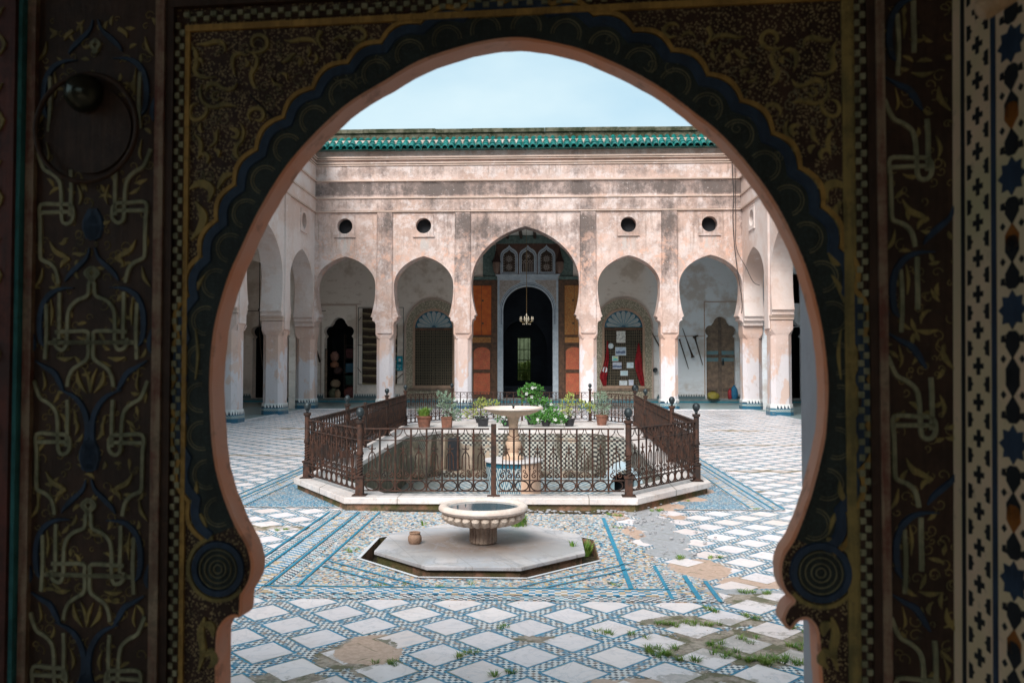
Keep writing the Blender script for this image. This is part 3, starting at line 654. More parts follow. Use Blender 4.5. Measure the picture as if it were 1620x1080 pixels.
def circ(c,r,n=28): return [(c[0]+r*math.cos(2*PI*k/n),c[1]+r*math.sin(2*PI*k/n)) for k in range(n)]
def rooftiles(fn,u0,u1,seed):
    rnd=random.Random(seed); b=MB(); n=int((u1-u0)/.247); p=(u1-u0)/n
    ea,eb=(-.36,9.62),(.30,10.10)
    # bed
    b.add([fn(u0,ea[1]-.03,ea[0]+.03),fn(u1,ea[1]-.03,ea[0]+.03),fn(u1,eb[1]-.03,eb[0]),fn(u0,eb[1]-.03,eb[0]),fn(u0,9.58,.1),fn(u1,9.58,.1)],[(0,1,2,3),(0,4,5,1)])
    for i in range(n):
        u=u0+(i+.5)*p
        for s in range(4):
            ta,tb=s/4-.02,(s+1)/4+.05
            du=rnd.uniform(-.014,.014); dz=rnd.uniform(-.014,.012)
            P=lambda t,r_,th: fn(u+du+r_*math.cos(th)*1.0, ea[1]+(eb[1]-ea[1])*t+dz+r_*math.sin(th)*.83, ea[0]+(eb[0]-ea[0])*t-r_*math.sin(th)*.5)
            vs=[];K=8
            for (t,rr) in ((ta,.116),(ta+.03,.118),(tb,.098),(ta,.088),(tb,.076)):
                vs+= [P(t,rr,PI*k/K) for k in range(K+1)]
            q=K+1; fs=[]
            for k in range(K):
                fs+=[(k,k+1,q+k+1,q+k),(q+k,q+k+1,2*q+k+1,2*q+k),(3*q+k,3*q+k+1,k+1,k)]
            b.add(vs,fs)
        # channel tile end between covers
        vs=[];K=5
        for t in (-.05,.5): vs+=[fn(u+p/2+.055*math.cos(PI+PI*k/K),ea[1]+(eb[1]-ea[1])*t+.035+.05*math.sin(PI+PI*k/K),ea[0]+(eb[0]-ea[0])*t) for k in range(K+1)]
        b.add(vs,[(k,k+1,K+2+k,K+1+k) for k in range(K)])
    return b
def capital(b,fn,u,w0,hw,hd):
    """little shells where the shaft chamfer meets the square block"""
    for du in (-1,1):
        for k in range(3):
            fbox(b,fn,u+du*(hw-.13+.03*k)-.03,u+du*(hw-.13+.03*k)+.03,2.60+.05*k,2.66+.05*k,w0-.012-.01*k,w0+.10)
def pier(fn,u,w0,d,hw,parent,zt=3.06):
    """fn maps (u,v,w). chamfered shaft on a tile base, square block above"""
    b=MB(); ch=.13; wc=w0+d/2
    def ring(h,dd,c,z): 
        pts=[(-h+c,-dd),(h-c,-dd),(h,-dd+c),(h,dd-c),(h-c,dd),(-h+c,dd),(-h,dd-c),(-h,-dd+c)]
        return [fn(u+a,z,wc+q) for a,q in pts]
    hd=d/2
    lv=[(hw-.02,hd-.02,ch,.36),(hw-.02,hd-.02,ch,2.58),(hw-.01,hd-.01,ch*.75,2.64),(hw,hd,.012,2.76),(hw,hd,.008,zt)]
    vs=[];
    for a in lv: vs+=ring(*a)
    fs=[(i*8+k,i*8+(k+1)%8,(i+1)*8+(k+1)%8,(i+1)*8+k) for i in range(len(lv)-1) for k in range(8)]+[tuple(range(8))[::-1],tuple((len(lv)-1)*8+k for k in range(8))]
    b.add(vs,fs); capital(b,fn,u,w0,hw,hd)
    o=b.build('column',M['column'],parent)
    t=MB(); lv=[(hw+.02,hd+.02,ch,.0),(hw+.02,hd+.02,ch,.20),(hw,hd,ch,.37)]; vs=[]
    for a in lv: vs+=ring(*a)
    t.add(vs,[(i*8+k,i*8+(k+1)%8,(i+1)*8+(k+1)%8,(i+1)*8+k) for i in range(2) for k in range(8)]+[tuple(range(8))[::-1],tuple(16+k for k in range(8))])
    t.build('tile_base',M['dado'],o)
    return o
def arcade(fn,u0,u1,arches,piers,oculi,mat,label,cat,seed,pilw=.56,loc=(0,0,0),impost=False):
    root=empty('arcade_wall',loc,label,cat)
    outer=[(u0,10.0),(u0,3.05)]
    for a in arches: outer+=archpath(*a)
    outer+=[(u1,3.05),(u1,10.0)]
    slab(outer,[circ(o,.30) for o in oculi],.7,fn).build('wall',mat,root)
    b=MB()
    for p in piers: fbox(b,fn,p-pilw/2,p+pilw/2,2.79,7.36,-.05,.01)
    for p in piers:
        for s in (-1,1): fbox(b,fn,p+s*(pilw/2+.025)-.012,p+s*(pilw/2+.025)+.012,3.8,7.30,-.02,.01)
    b.build('pilasters',mat,root,bev=.008)
    m_=MB(); fbox(m_,fn,u0,u1,7.36,7.84,-.055,.02); fbox(m_,fn,u0,u1,7.84,8.46,-.03,.02); fbox(m_,fn,u0,u1,8.46,9.08,-.045,.02); fbox(m_,fn,u0,u1,9.08,9.62,-.035,.02)
    m_.build('upper_band',mat,root,bev=.006)
    l=MB()
    for v0,v1,w_ in ((7.80,7.86,.10),(7.30,7.35,.075),(8.44,8.50,.11),(9.03,9.08,.085),(9.10,9.15,.115),(9.24,9.28,.13),(9.30,9.36,.16)):
        fbox(l,fn,u0,u1,v0,v1,-w_,.01)
    l.build('moulding',M['ledge'],root,bev=.01)
    for o in oculi:
        cx,cz=o; q=.375
        k=slab([(cx-q,cz-q),(cx+q,cz-q),(cx+q,cz+q),(cx-q,cz+q)],[circ(o,.285)],.035,lambda u,v,w_:fn(u,v,w_-.035))
        fbox(k,fn,cx-q-.03,cx+q+.03,cz-q-.05,cz-q,-.055,.0); fbox(k,fn,cx-q-.01,cx+q+.01,cz+q,cz+q+.03,-.045,.0)
        fr=k.build('window_surround',mat,root,bev=.006)
        slab(circ(o,.299),[],.02,lambda u,v,w_:fn(u,v,w_+.33)).build('dark_backing',M['dark'],fr)  # dark disc stands in for the shade inside the round window
    rooftiles(fn,u0,u1,seed).build('tile_roof',M['rooftile'],root,True)
    p=MB(); fbox(p,fn,u0-.3,u1+.3,9.6,10.34,.33,.68); p.build('parapet',M['parapet'],root)
    p=MB(); n=int((u1-u0)/1.3)
    for i in range(n):
        a=u0-.3+(u1-u0+.6)*i/n; b_=u0-.3+(u1-u0+.6)*(i+1)/n; dz=random.Random(seed*50+i).uniform(-.012,.012)
        fbox(p,fn,a+.003,b_-.003,10.345+dz,10.50+dz,.26,.74)
    p.build('coping',M['parapet'],root,bev=.012)
    return root
fnF=lambda u,v,w_: (u,YF+w_,v)
fnL=lambda u,v,w_: (XL-w_,u,v)
fnR=lambda u,v,w_: (XR+w_,u,v)
af=[]
gaps=[(XL,PIERS[0]-.335),(PIERS[0]+.335,PIERS[1]-.335),(PIERS[1]+.335,PIERS[2]-.335),(PIERS[2]+.335,PIERS[3]-.335),(PIERS[3]+.335,XR)]
for i,(a,b_) in enumerate(gaps):
    cx=(a+b_)/2; g=(b_-a)/2
    af.append((cx,g,2.0 if i==2 else g-.01,(1.83 if i==2 else g-.17),3.52 if i==2 else 3.44,4.66 if i==2 else 4.55,6.75 if i==2 else 5.66))
ocx=[(-6.83,6.79),(-3.88,6.79),(3.70,6.79),(6.66,6.79)]
wf=arcade(fnF,XL-.7,XR+.7,af,PIERS,ocx,M['facade'],'far arcade wall of the courtyard with a large central arch, four small arches and round windows under green tiles','arcade',3,loc=(0,YF,0))
for p in PIERS: pier(fnF,p,0,.70,.335,wf)
pier(fnF,XL-.36,.0,.7,.36,wf); pier(fnF,XR+.36,0,.7,.36,wf)
sp=[27.05,23.0,18.95,14.9,10.85,6.8,2.75]
sa=[]; so_=[]
ends=[30.3]+[]
for i,pc in enumerate(sp):
    hi=30.28 if i==0 else sp[i-1]-.37; lo=pc+.37; cx=(hi+lo)/2; g=(hi-lo)/2
    sa.append((cx,g,g-.01,g-.16,3.40,4.45,5.72 if i==0 else 6.02)); so_.append((cx+.1,6.75))
for nm,fn in (('left',fnL),('right',fnR)):
    wl=arcade(fn,2.4,YF-.002,sorted(sa),sp,so_[:1] if nm=='right' else so_[:1],M['sidewall'],nm+' arcade wall of the courtyard with pointed arches on chamfered white columns','arcade',11 if nm=='left' else 12,.5,loc=(XL if nm=='left' else XR,16,0))
    for p in sp: pier(fn,p,.0,.70,.37,wl)
    b=MB()
    for p in sp[:4]:
        fbox(b,fn,p-.41,p+.41,3.07,3.17,-.02,.72); fbox(b,fn,p-.44,p+.44,3.17,3.22,-.03,.73)
    b.build('impost',M['ledge'],wl,bev=.01)
# transverse arches closing the side galleries at the corners
for nm,a,b_ in (('left',-13.3,XL-.72),('right',XR+.72,13.2)):
    cx=(a+b_)/2; g=(b_-a)/2-.25
    out=[(a,7.3),(a,0)]+[(cx-g,0)]+archpath(cx,g,g-.01,g-.1,3.4,4.3,5.7,3.05)+[(cx+g,0),(b_,0),(b_,7.3)]
    o=slab(out,[],.5,lambda u,v,w_:(u,YF+.1+w_,v)).build('cross_wall',M['inner'])
    tag(o,'plastered cross arch spanning the '+nm+' gallery at the far corner','wall')

# gallery ceilings and outer walls
ce=MB(); ce.box(-13.3,2.4,7.32,XL-.71,36.2,7.6); ce.box(XR+.71,2.4,7.32,13.2,36.2,7.6); ce.box(XL-.705,YF+.71,7.32,XR+.705,36.2,7.6)
tag(ce.build('ceiling',M['ceiling']),'flat plaster ceiling of the covered galleries','ceiling',kind='structure')
bmx=MB()
for i in range(27):
    xx=-7.6+i*.6; bmx.box(xx-.06,YF+.72,7.16,xx+.06,36.19,7.315)
tag(bmx.build('ceiling_beams',M['darkwood']),'dark beams under the ceiling of the far gallery','ceiling',kind='structure')
def foil(cx,hw=.65,z0=.16,s=1.):
    P=[(hw,z0),(hw,2.80),(hw-.07,2.88)]
    for i in range(11):
        a=R_(-55+150*i/10); P.append((.43+.24*math.cos(a),3.11+.24*math.sin(a)))
    for i in range(9):
        a=R_(12+78*i/8); P.append((.31*math.cos(a),3.42+.31*math.sin(a)))
    P=[(x*s,z0+(z-z0)*s) for x,z in P]
    left=[(-x,z) for x,z in P]
    return [(cx+x,z) for x,z in P]+[(cx+x,z) for x,z in left[::-1][1:]]
def archhole(cx,hw,z0,zs,za,n=14):
    r=[(hw,z0),(hw,zs)]
    for i in range(1,n+1):
        t=PI/2*i/n; r.append((hw*math.cos(t),zs+(za-zs)*math.sin(t)))
    return [(cx+x,z) for x,z in r]+[(cx-x,z) for x,z in r[::-1][1:]]
fnB=lambda u,v,w_: (u,YB+w_,v)
DL=-8.48; DR=8.28; DC=-.11
holes=[foil(DL),foil(DR,.62),archhole(DC,1.12,.16,4.0,5.10),foil(-11.75,.6),foil(-10.2,.6),foil(11.2,.6),
       [(10.75,4.3),(11.8,4.3),(11.8,5.6),(10.75,5.6)],[(-10.7,3.95),(-10.2,3.95),(-10.2,5.4),(-10.7,5.4)]]
bw=empty('gallery_wall',(0,YB,0),'back wall of the far gallery with painted doors, fanlight windows and scalloped doorways','wall')
slab([(-13.3,0),(13.2,0),(13.2,7.32),(-13.3,7.32)],holes,.45,fnB).build('wall',M['inner'],bw)
b=MB(); b.box(-13.2,35.88,.0,13.1,36.195,.155); b.build('step',simple('slate_step',(.20,.24,.24),(.12,.16,.17),4,.4),bw,bev=.01)
b=MB(); b.box(-13.2,35.872,.0,13.1,35.878,.06); b.build('step_edge',M['teal'],bw)
b=MB()
for a,c_ in ((-13.2,-12.4),(-11.1,-10.85),(-9.55,DL-.68),(DL+.68,-5.75),(-2.9,-2.65),(2.25,2.8),(5.5,DR-.68),(DR+.7,10.5),(11.85,13.1)): b.box(a,36.175,.156,c_,36.199,.36)
b.build('tile_dado',M['walldado'],bw)
# recess edges: thin raised plaster fillets above the doorways
b=MB()
for x0,x1,zt in ((-9.3,-7.68,4.25),(DR-.72,DR+.85,4.35)):
    b.box(x0,36.17,zt,x1,36.199,zt+.04); b.box(x0,36.17,.36,x0+.04,36.199,zt); b.box(x1-.04,36.17,.36,x1,36.199,zt)
b.box(-9.3,36.175,4.3,-7.5,36.199,4.33); b.box(5.4,36.17,2.86,DR-.7,36.199,2.89)
b.build('plaster_fillet',M['ledge'],bw)
# rooms behind
def room(x0,x1,y1,h,nm):
    r=MB(); t=.1
    r.box(x0-t,YB+.46,0,x0,y1,h); r.box(x1,YB+.46,0,x1+t,y1,h); r.box(x0-t,y1,0,x1+t,y1+t,h); r.box(x0-t,YB+.46,h,x1+t,y1+t,h+t); r.box(x0-t,YB+.46,0,x1+t,y1+t,.15)
    return r
for a,c_,nm in ((-9.4,-7.5,'storeroom behind the left scalloped doorway'),(-12.6,-9.6,'dark room behind the two far left doorways'),(10.3,12.2,'dark room behind the far right doorway')):
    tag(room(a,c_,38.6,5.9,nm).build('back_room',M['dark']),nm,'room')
hall=room(-3.6,3.4,43.9,6.2,'')
hall.v=[];hall.f=[]
t=.1; x0,x1,y1,h=-3.6,3.4,44.,6.4
hall.box(x0-t,YB+.46,0,x0,y1,h); hall.box(x1,YB+.46,0,x1+t,y1,h); hall.box(x0-t,YB+.46,h,x1+t,y1+t,h+t)
hl=slab([(x0,0),(x1,0),(x1,h),(x0,h)],[[(-.82,.78),(-.10,.78),(-.10,3.1),(-.82,3.1)]],.2,lambda u,v,w_:(u,44.+w_,v)); hall.add(hl.v,hl.f)
hr=empty('hall',(0,40,0),'dark blue hall seen through the central doorway with a bright barred window','room')
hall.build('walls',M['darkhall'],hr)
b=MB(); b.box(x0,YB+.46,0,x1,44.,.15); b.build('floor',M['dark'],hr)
b=MB()
for zz in (.8,1.35,1.9,2.45,3.07): b.box(-.82,43.95,zz-.02,-.10,43.99,zz+.02)
for xx in (-.80,-.68,-.46,-.24,-.12): b.box(xx-.018,43.945,.78,xx+.018,43.985,3.1)
b.build('window_bars',simple('green_bars',(.12,.22,.05),(.05,.09,.03),10),hr)
ar=slab([(-3.5,6.3),(-3.5,.16)]+[(-1.7,.16)]+[(x,z) for x,z in archhole(-.45,1.25,.3,2.2,3.9)[::-1]]+[(.8,.16),(3.3,.16),(3.3,6.3)],[],.25,lambda u,v,w_:(u,41.5+w_,v))
ar.build('inner_arch',M['darkhall'],hr)
# bench steps in the hall
b=MB()
for k in range(3): b.box(-1.9,38.3+.5*k,.151+.0,1.7,38.75+.5*k,.30+.16*k)
tag(b.build('bench',M['darkhall']),'dark low stepped bench inside the central hall below the barred window','bench')

# ------------------------------------------------------------------ painted central doorway
cdv=empty('painted_doorway',(DC,YB,.16),'tall central doorway with pale blue frame, orange painted shutters and three pointed screens above','doorway')
M['paleblue']=simple('pale_blue_paint',(.50,.55,.60),(.36,.41,.47),6,.6)
M['navy']=simple('navy_line_paint',(.05,.07,.12),(.03,.04,.07),6,.6)
def orangemat(nm,a,b,s,amt):
    g=G(nm,.7,.3); x,y,z=g.geo(); v=g.vor(s); w_=g.vor(s*2.3); n=g.noise(5,5)
    c=g.mix(n.ss(.35,.65),a,b); c=g.mix(v.lt(.35)*w_.gt(.3)*amt,c,(.10,.05,.03)); c=g.mix(w_.gt(.62)*amt,c,(.5,.33,.12)); g.col(c); return g.m
M['orange']=orangemat('orange_paint',(.66,.15,.03),(.55,.10,.025),26,.12)
M['ochre']=orangemat('ochre_arabesque',(.46,.17,.05),(.38,.13,.04),16,.6)
M['redpanel']=orangemat('red_arabesque',(.58,.13,.07),(.48,.10,.06),16,.35)
M['greenbeam']=simple('green_beam',(.16,.22,.20),(.07,.11,.10),9,.7)
M['screen']=simple('carved_screen',(.46,.40,.37),(.30,.25,.22),14,.8)
Yp=lambda d: (lambda u,v,w_: (u,YB-d+w_,v))
fr=slab([(DC-1.33,.156),(DC-1.33,5.52),(DC+1.33,5.52),(DC+1.33,.156)],[archhole(DC,1.085,.16,4.0,5.07)],.10,Yp(.10))
# horseshoe steps
fo=fr.build('door_frame',M['paleblue'],cdv)
for dx,hh in ((0,1.16),(0,1.26)):
    pass
def ringband(cx,zc,r0,r1,zz,d,th,nm,mat,par,z0=3.4,ky=1.):
    o=[(cx+r1*math.cos(t),zc+ky*r1*math.sin(t)) for t in [PI*i/32 for i in range(33)]]; i_=[(cx+r0*math.cos(t),zc+ky*r0*math.sin(t)) for t in [PI*i/32 for i in range(33)]]
    poly=[(cx+r1,z0)]+o+[(cx-r1,z0),(cx-r0,z0)]+i_[::-1]+[(cx+r0,z0)]
    return slab(poly,[],th,Yp(d)).build(nm,mat,par)
ringband(DC,4.0,1.14,1.165,0,.104,.003,'painted_line',M['navy'],fo)
ringband(DC,4.0,1.21,1.225,0,.104,.003,'painted_line',M['navy'],fo)
for s in (-1,1):
    pts=[(DC+s*1.24,5.34),(DC+s*.30,5.34)]+[(DC+s*1.25*math.cos(t),4.02+1.25*math.sin(t)) for t in [R_(72-60*i/8) for i in range(9)]]+[(DC+s*1.24,4.2)]
    slab(pts,[],.004,Yp(.105)).build('spandrel',M['screen'],fo)
    b=MB(); b.box(DC+s*1.25,YB-.112,.16,DC+s*1.33,YB-.1,5.34); b.build('jamb_strip',M['paleblue'],fo)
b=MB(); b.box(DC-1.40,YB-.14,5.52,DC+1.40,YB-.01,5.60); b.box(DC-1.33,YB-.108,5.36,DC+1.33,YB-.1,5.375); b.build('lintel',M['paleblue'],cdv)
for s,mt in ((-1,M['orange']),(1,M['ochre'])):
    b=MB()
    def bx_(x0,x1,z0,z1,d0,d1): b.box(DC+s*x0,YB-d1,z0,DC+s*x1,YB-d0,z1)
    bx_(1.34,2.49,.156,5.35,.02,.07); bx_(1.34,1.60,.156,5.35,.07,.11); bx_(1.60,2.49,5.12,5.35,.07,.10); bx_(1.60,2.49,2.55,2.93,.07,.10); bx_(1.6,2.49,2.86,2.92,.10,.16); bx_(1.6,2.49,2.52,2.58,.10,.14); bx_(1.60,2.49,.156,.34,.07,.10); bx_(1.60,2.49,1.28,1.42,.07,.10)
    lf=b.build('shutter_frame',M['brownwood'],cdv,bev=.006)
    b=MB(); b.box(DC+s*1.61,YB-.085,2.94,DC+s*2.48,YB-.07,5.11); 
    up=b.build('upper_panel',mt,lf)
    b=MB(); b.box(DC+s*2.03,YB-.088,2.94,DC+s*2.045,YB-.0851,5.11)
    for zz in (3.45,4.45):
        b.tube([(DC+s*1.98,YB-.085,zz),(DC+s*1.98,YB-.10,zz)],[.05,.02],10)
    b.build('boss',M['brownwood'],up)
    for z0,z1,nm in ((1.43,2.40,'arched_panel'),(.35,1.27,'lower_panel')):
        pl=archhole(DC+s*2.02,.36,z0,z1-.22,z1) if nm=='arched_panel' else [(DC+s*1.66,z0),(DC+s*2.38,z0),(DC+s*2.38,z1),(DC+s*1.66,z1)]
        slab(pl,[],.02,Yp(.09)).build(nm,M['redpanel'],lf)
    b=MB(); b.box(DC+s*1.62,YB-.108,2.60,DC+s*2.47,YB-.1,2.84); b.build('frieze',M['ochre'],lf)
    b=MB(); b.box(DC+s*1.36,YB-.16,5.36,DC+s*2.55,YB-.005,5.50); b.build('beam',M['greenbeam'],cdv,bev=.008)
    b=MB(); b.box(DC+s*1.42,YB-.05,5.52,DC+s*1.98,YB-.004,6.90); b.build('side_panel',M['greenbeam'],cdv)
b=MB(); b.box(DC-1.40,YB-.04,5.61,DC+1.40,YB-.004,6.95); b.build('screen_field',simple('brown_field',(.14,.075,.055),(.09,.05,.04),8),cdv)
b=MB(); b.box(DC-2.6,YB-.14,6.96,DC+2.4,YB-.004,7.24); b.box(DC-2.6,YB-.18,7.24,DC+2.4,YB-.004,7.30); b.build('beam',M['greenbeam'],cdv,bev=.01)
for i,cx in enumerate((DC-.82,DC,DC+.82)):
    def ogee(hw,z0,zs,za):
        r=[(hw,z0),(hw,zs)]+[(hw*math.cos(PI/2*t/8)**1.0,zs+(za-zs)*.72*math.sin(PI/2*t/8)) for t in range(1,7)]+[(hw*.12,zs+(za-zs)*.84),(0,za)]
        return [(cx+x,z) for x,z in r]+[(cx-x,z) for x,z in r[::-1][1:]]
    sc_=slab(ogee(.385,5.62,6.42,6.90),[ogee(.27,5.70,6.36,6.70)],.05,Yp(.09)).build('pointed_screen',M['paleblue'],cdv)
    slab(ogee(.30,5.66,6.38,6.75),[],.01,Yp(.06)).build('lattice_ground',M['darkwood'],sc_)
    b=MB()
    slabs=slab(ogee(.335,5.655,6.38,6.79),[ogee(.32,5.67,6.37,6.77)],.004,Yp(.094)); slabs.build('painted_line',M['navy'],sc_)
    fnS=lambda a,c_,d: (cx+a,YB-.07-d,c_)
    if i!=1:
        for zc in (5.92,6.28):
            for k in range(12):
                a=2*PI*k/12; b.tube([(cx+.05*math.cos(a),YB-.072,zc+.05*math.sin(a)),(cx+.17*math.cos(a+.26),YB-.072,zc+.17*math.sin(a+.26))],.009,4)
                b.tube([(cx+.10*math.cos(a),YB-.072,zc+.10*math.sin(a)),(cx+.10*math.cos(a+.52),YB-.072,zc+.10*math.sin(a+.52))],.009,4)
            b.ball((cx,YB-.075,zc),.035,5)
        for k in range(7):
            for s in (-1,1): b.ball((cx+s*.23,YB-.07,5.75+k*.11),.022,4)
    else:
        for k in range(-2,3): b.tube([(cx+.09*k,YB-.072,5.71),(cx+.09*k,YB-.072,6.1)],.012,4)
        for k in range(4): b.tube([(cx-.25+.11*k,YB-.072,6.08),(cx-.1+.11*k,YB-.072,6.24)],.010,4); b.tube([(cx-.1+.11*k,YB-.072,6.08),(cx-.25+.11*k,YB-.072,6.24)],.010,4)
        for k in range(8):
            a=2*PI*k/8; b.tube([(cx,YB-.072,6.40),(cx+.14*math.cos(a),YB-.072,6.40+.14*math.sin(a))],.012,4)
    b.build('lattice',M['screen'],sc_)
# ------------------------------------------------------------------ fanlight windows
def stuccomat():
    g=G('carved_stucco',.85,.2); x,y,z=g.geo(); v=g.vor(16); v2=g.vor(38); c=g.mix(v.ss(.25,.6),(.56,.47,.36),(.30,.27,.20)); c=g.mix(v2.lt(.22)*.5,c,(.22,.27,.21)); g.col(c); g.bump(v,.03); return g.m
M['stucco']=stuccomat()
def gridmat():
    g=G('turned_lattice',.7,.2); x,y,z=g.geo(); u=(x/.082).fract()-.5; v=(z/.115).fract()-.5
    k=(u.abs().lt(.17)).max(v.abs().lt(.13)).max((u*u+v*v).lt(.055)); c=g.mix(k,(.02,.02,.018),(.17,.135,.09)); g.col(c); g.bump(k*1.,.02); return g.m
M['grid']=gridmat()
def fanwindow(cx,hw,label,nm):
    rt=empty('fanlight_window',(cx,YB,.16),label,'window')
    zs=3.24
    ho=hw+.42
    slab(archhole(cx,ho,.16,3.20,4.48+.03),[archhole(cx,hw+.09,.70,zs,4.10)],.10,Yp(.10)).build('stucco_surround',M['stucco'],rt)
    slab(archhole(cx,ho+.04,.16,3.20,4.56),[archhole(cx,ho-.03,.17,3.20,4.49)],.12,Yp(.12)).build('surround_moulding',M['ledge'],rt)
    slab(archhole(cx,hw+.095,.60,zs,4.105),[archhole(cx,hw,.72,zs,4.0)],.09,Yp(.13)).build('frame',M['pinkmortar'],rt)
    b=MB(); b.box(cx-hw-.30,YB-.15,.50,cx+hw+.30,YB-.01,.62); b.build('sill',M['greywood'],rt,bev=.01)
    b=MB(); b.box(cx-hw,YB-.06,.72,cx+hw,YB-.05,3.14); gl=b.build('wooden_grille',M['grid'],rt)
    b=MB()
    for k in range(1,10):
        xx=cx-hw+2*hw*k/10; b.box(xx-.008,YB-.085,.72,xx+.008,YB-.061,3.14)
    for k in range(1,13):
        zz=.72+2.42*k/13; b.box(cx-hw,YB-.083,zz-.008,cx+hw,YB-.062,zz+.008)
    b.box(cx-.03,YB-.09,.72,cx+.03,YB-.061,3.14)
    b.build('grille_bars',simple('bar_wood',(.15,.12,.08),(.07,.055,.04),9) if 'bw' not in M else M['bw'],gl)
    b=MB(); b.box(cx-hw,YB-.10,3.14,cx+hw,YB-.04,3.26); b.build('transom',M['brownwood'],rt)
    slab(archhole(cx,hw,3.26,3.27,4.0),[],.02,Yp(.07)).build('fanlight',M['glassblue'],rt)
    b=MB(); pet=MB()
    n=9
    for k in range(n):
        a=PI*(k+.5)/n; d=Vector((math.cos(a),0,math.sin(a)*.93)); 
        pts=[]
        L_=hw*.93
        path=[Vector((cx,YB-.074,3.28))+d*(L_*t) for t in (.12,.3,.6,.85,.97)]
        nn=Vector((-d.z,0,d.x)); ww=[.01,.035,.085,.10,.045]
        vs=[p+nn*w_ for p,w_ in zip(path,ww)]+[p-nn*w_ for p,w_ in zip(path[::-1],ww[::-1])]
        vs2=[v+Vector((0,-.008,0)) for v in vs]; N=len(vs)
        pet.add(vs+vs2,[tuple(range(N))[::-1],tuple(range(N,2*N))]+[(i,(i+1)%N,N+(i+1)%N,N+i) for i in range(N)])
    pet.build('fan_petals',simple('fan_panes',(.42,.43,.42),(.28,.34,.36),12,.4) if 'fp' not in M else M['fp'],rt)
    for k in range(n+1):
        a=PI*k/n; b.tube([(cx+.1*math.cos(a),YB-.085,3.28+.1*math.sin(a)),(cx+hw*math.cos(a)*.98,YB-.085,3.28+.72*math.sin(a)*.98)],.012,5)
    b.build('fan_bars',M['teal'],rt)
    return rt
fanwindow(-4.25,.83,'left wooden grille window with blue fanlight and no pictures hung on it','w1')
fanwindow(4.06,.83,'right wooden grille window with blue fanlight, hung with pictures and red cloths','w2')
# framed pictures
PG='framed pictures on the right grille'
pics=[(3.729,4.167,2.568,3.121,(.62,.60,.55),'tall white framed drawing at the top of the right grille'),
(3.699,4.165,2.043,2.402,(.42,.50,.60),'framed bluish landscape photo just under the tall drawing'),
(3.56,3.834,1.795,2.016,(.12,.50,.48),'small turquoise framed picture left of the grille centre'),
(3.559,3.998,1.436,1.767,(.45,.47,.55),'framed landscape photo under the small turquoise picture'),
(4.191,4.492,1.491,1.739,(.55,.66,.70),'pale framed sheet hanging alone on the right side of the grille'),
(3.915,4.244,1.16,1.381,(.50,.66,.70),'pale blue framed sheet in the lower middle of the grille'),
(3.872,4.215,.74,.95,(.60,.64,.66),'white framed sheet, left of the two on the bottom row'),
(4.271,4.489,.74,.985,(.55,.57,.68),'small upright lilac framed sheet, right of the two on the bottom row')]
for i,(x0,x1,z0,z1,c_,lab) in enumerate(pics):
    e_=empty('framed_picture',((x0+x1)/2,YB-.1,z0),lab,'picture',PG)
    slab([(x0,z0),(x1,z0),(x1,z1),(x0,z1)],[[(x0+.022,z0+.022),(x1-.022,z0+.022),(x1-.022,z1-.022),(x0+.022,z1-.022)]],.025,Yp(.118)).build('frame',M['brownwood'] if i in (0,3) else M['white'],e_)
    g=G('picture_print',.35,.5); X_,Y_,Z_=g.geo(); n=g.noise(9,5); hz_=((Z_-z0)/(z1-z0)); cc=g.mix(n.ss(.4,.6),c_,tuple(min(1,q*1.25) for q in c_))
    if i in (1,3): cc=g.mix((hz_+n*.35).band(.42,.68,.05),cc,(.10,.14,.24)); 
    if i==0: cc=g.mix((g.noise(20,3).ss(.55,.58))*.8*hz_.band(.25,.8,.03),cc,(.1,.1,.12))
    if i==2: cc=g.mix(hz_.gt(.45)*n.ss(.45,.6),cc,(.6,.62,.3))
    if i>3: cc=g.mix(((Z_/.03).fract().lt(.35))*hz_.band(.2,.8,.02)*.25,cc,(.25,.3,.4))
    g.col(cc); b=MB(); b.box(x0+.02,YB-.106,z0+.02,x1-.02,YB-.1,z1-.02); b.build('print',g.m,e_)
# red cloths
def cloth(pts,label,seed):
    rnd=random.Random(seed); b=MB(); n=len(pts); K=10; vs=[]
    for i,(z,x0,x1) in enumerate(pts):
        for k in range(K+1):
            t=k/K; vs.append((x0+(x1-x0)*t,YB-.17+.035*math.sin(t*13+z*2.2+seed)*min(1,i*.4),z))
    m2=len(vs); vs+=[(v[0],v[1]+.01,v[2]) for v in vs]
    fs=[]
    for i in range(n-1):
        for k in range(K):
            a=i*(K+1)+k; fs.append((a,a+1,a+K+2,a+K+1)); fs.append((m2+a,m2+a+K+1,m2+a+K+2,m2+a+1))
        a=i*(K+1); fs.append((a,a+K+1,m2+a+K+1,m2+a)); a+=K; fs.append((a,m2+a,m2+a+K+1,a+K+1))
    fs.append(tuple(range(K,-1,-1))+tuple(range(m2,m2+K+1))); 
    a=(n-1)*(K+1); fs.append(tuple(range(a,a+K+1))+tuple(range(m2+a+K,m2+a-1,-1)))
    tag(b.add(vs,fs).build('red_flag',M['red'],None,True),label,'flag',None)
cloth([(2.68,3.33,3.37),(2.2,3.30,3.40),(1.9,3.24,3.42),(1.5,3.14,3.36),(1.2,3.02,3.34),(1.05,3.02,3.32),(.72,3.16,3.30)],'narrow furled red flag on the left edge of the picture hung grille',1)
cloth([(2.57,4.68,4.73),(2.2,4.62,4.80),(1.8,4.54,4.86),(1.45,4.56,4.88),(1.1,4.66,4.93),(.72,4.80,4.96)],'wider draped red flag on the right edge of the picture hung grille',4)
def _plate(x,z,r,mat,nm):
    b=MB().lathe([(.002,0),(r*.6,.0),(r,.03),(r*.96,.04),(r*.55,.015),(.002,.012)],(0,0,0),20)
    b.v=[(x+p[0],YB-.15-p[2],z+p[1]) for p in b.v]; return b.build(nm,mat,None,True)
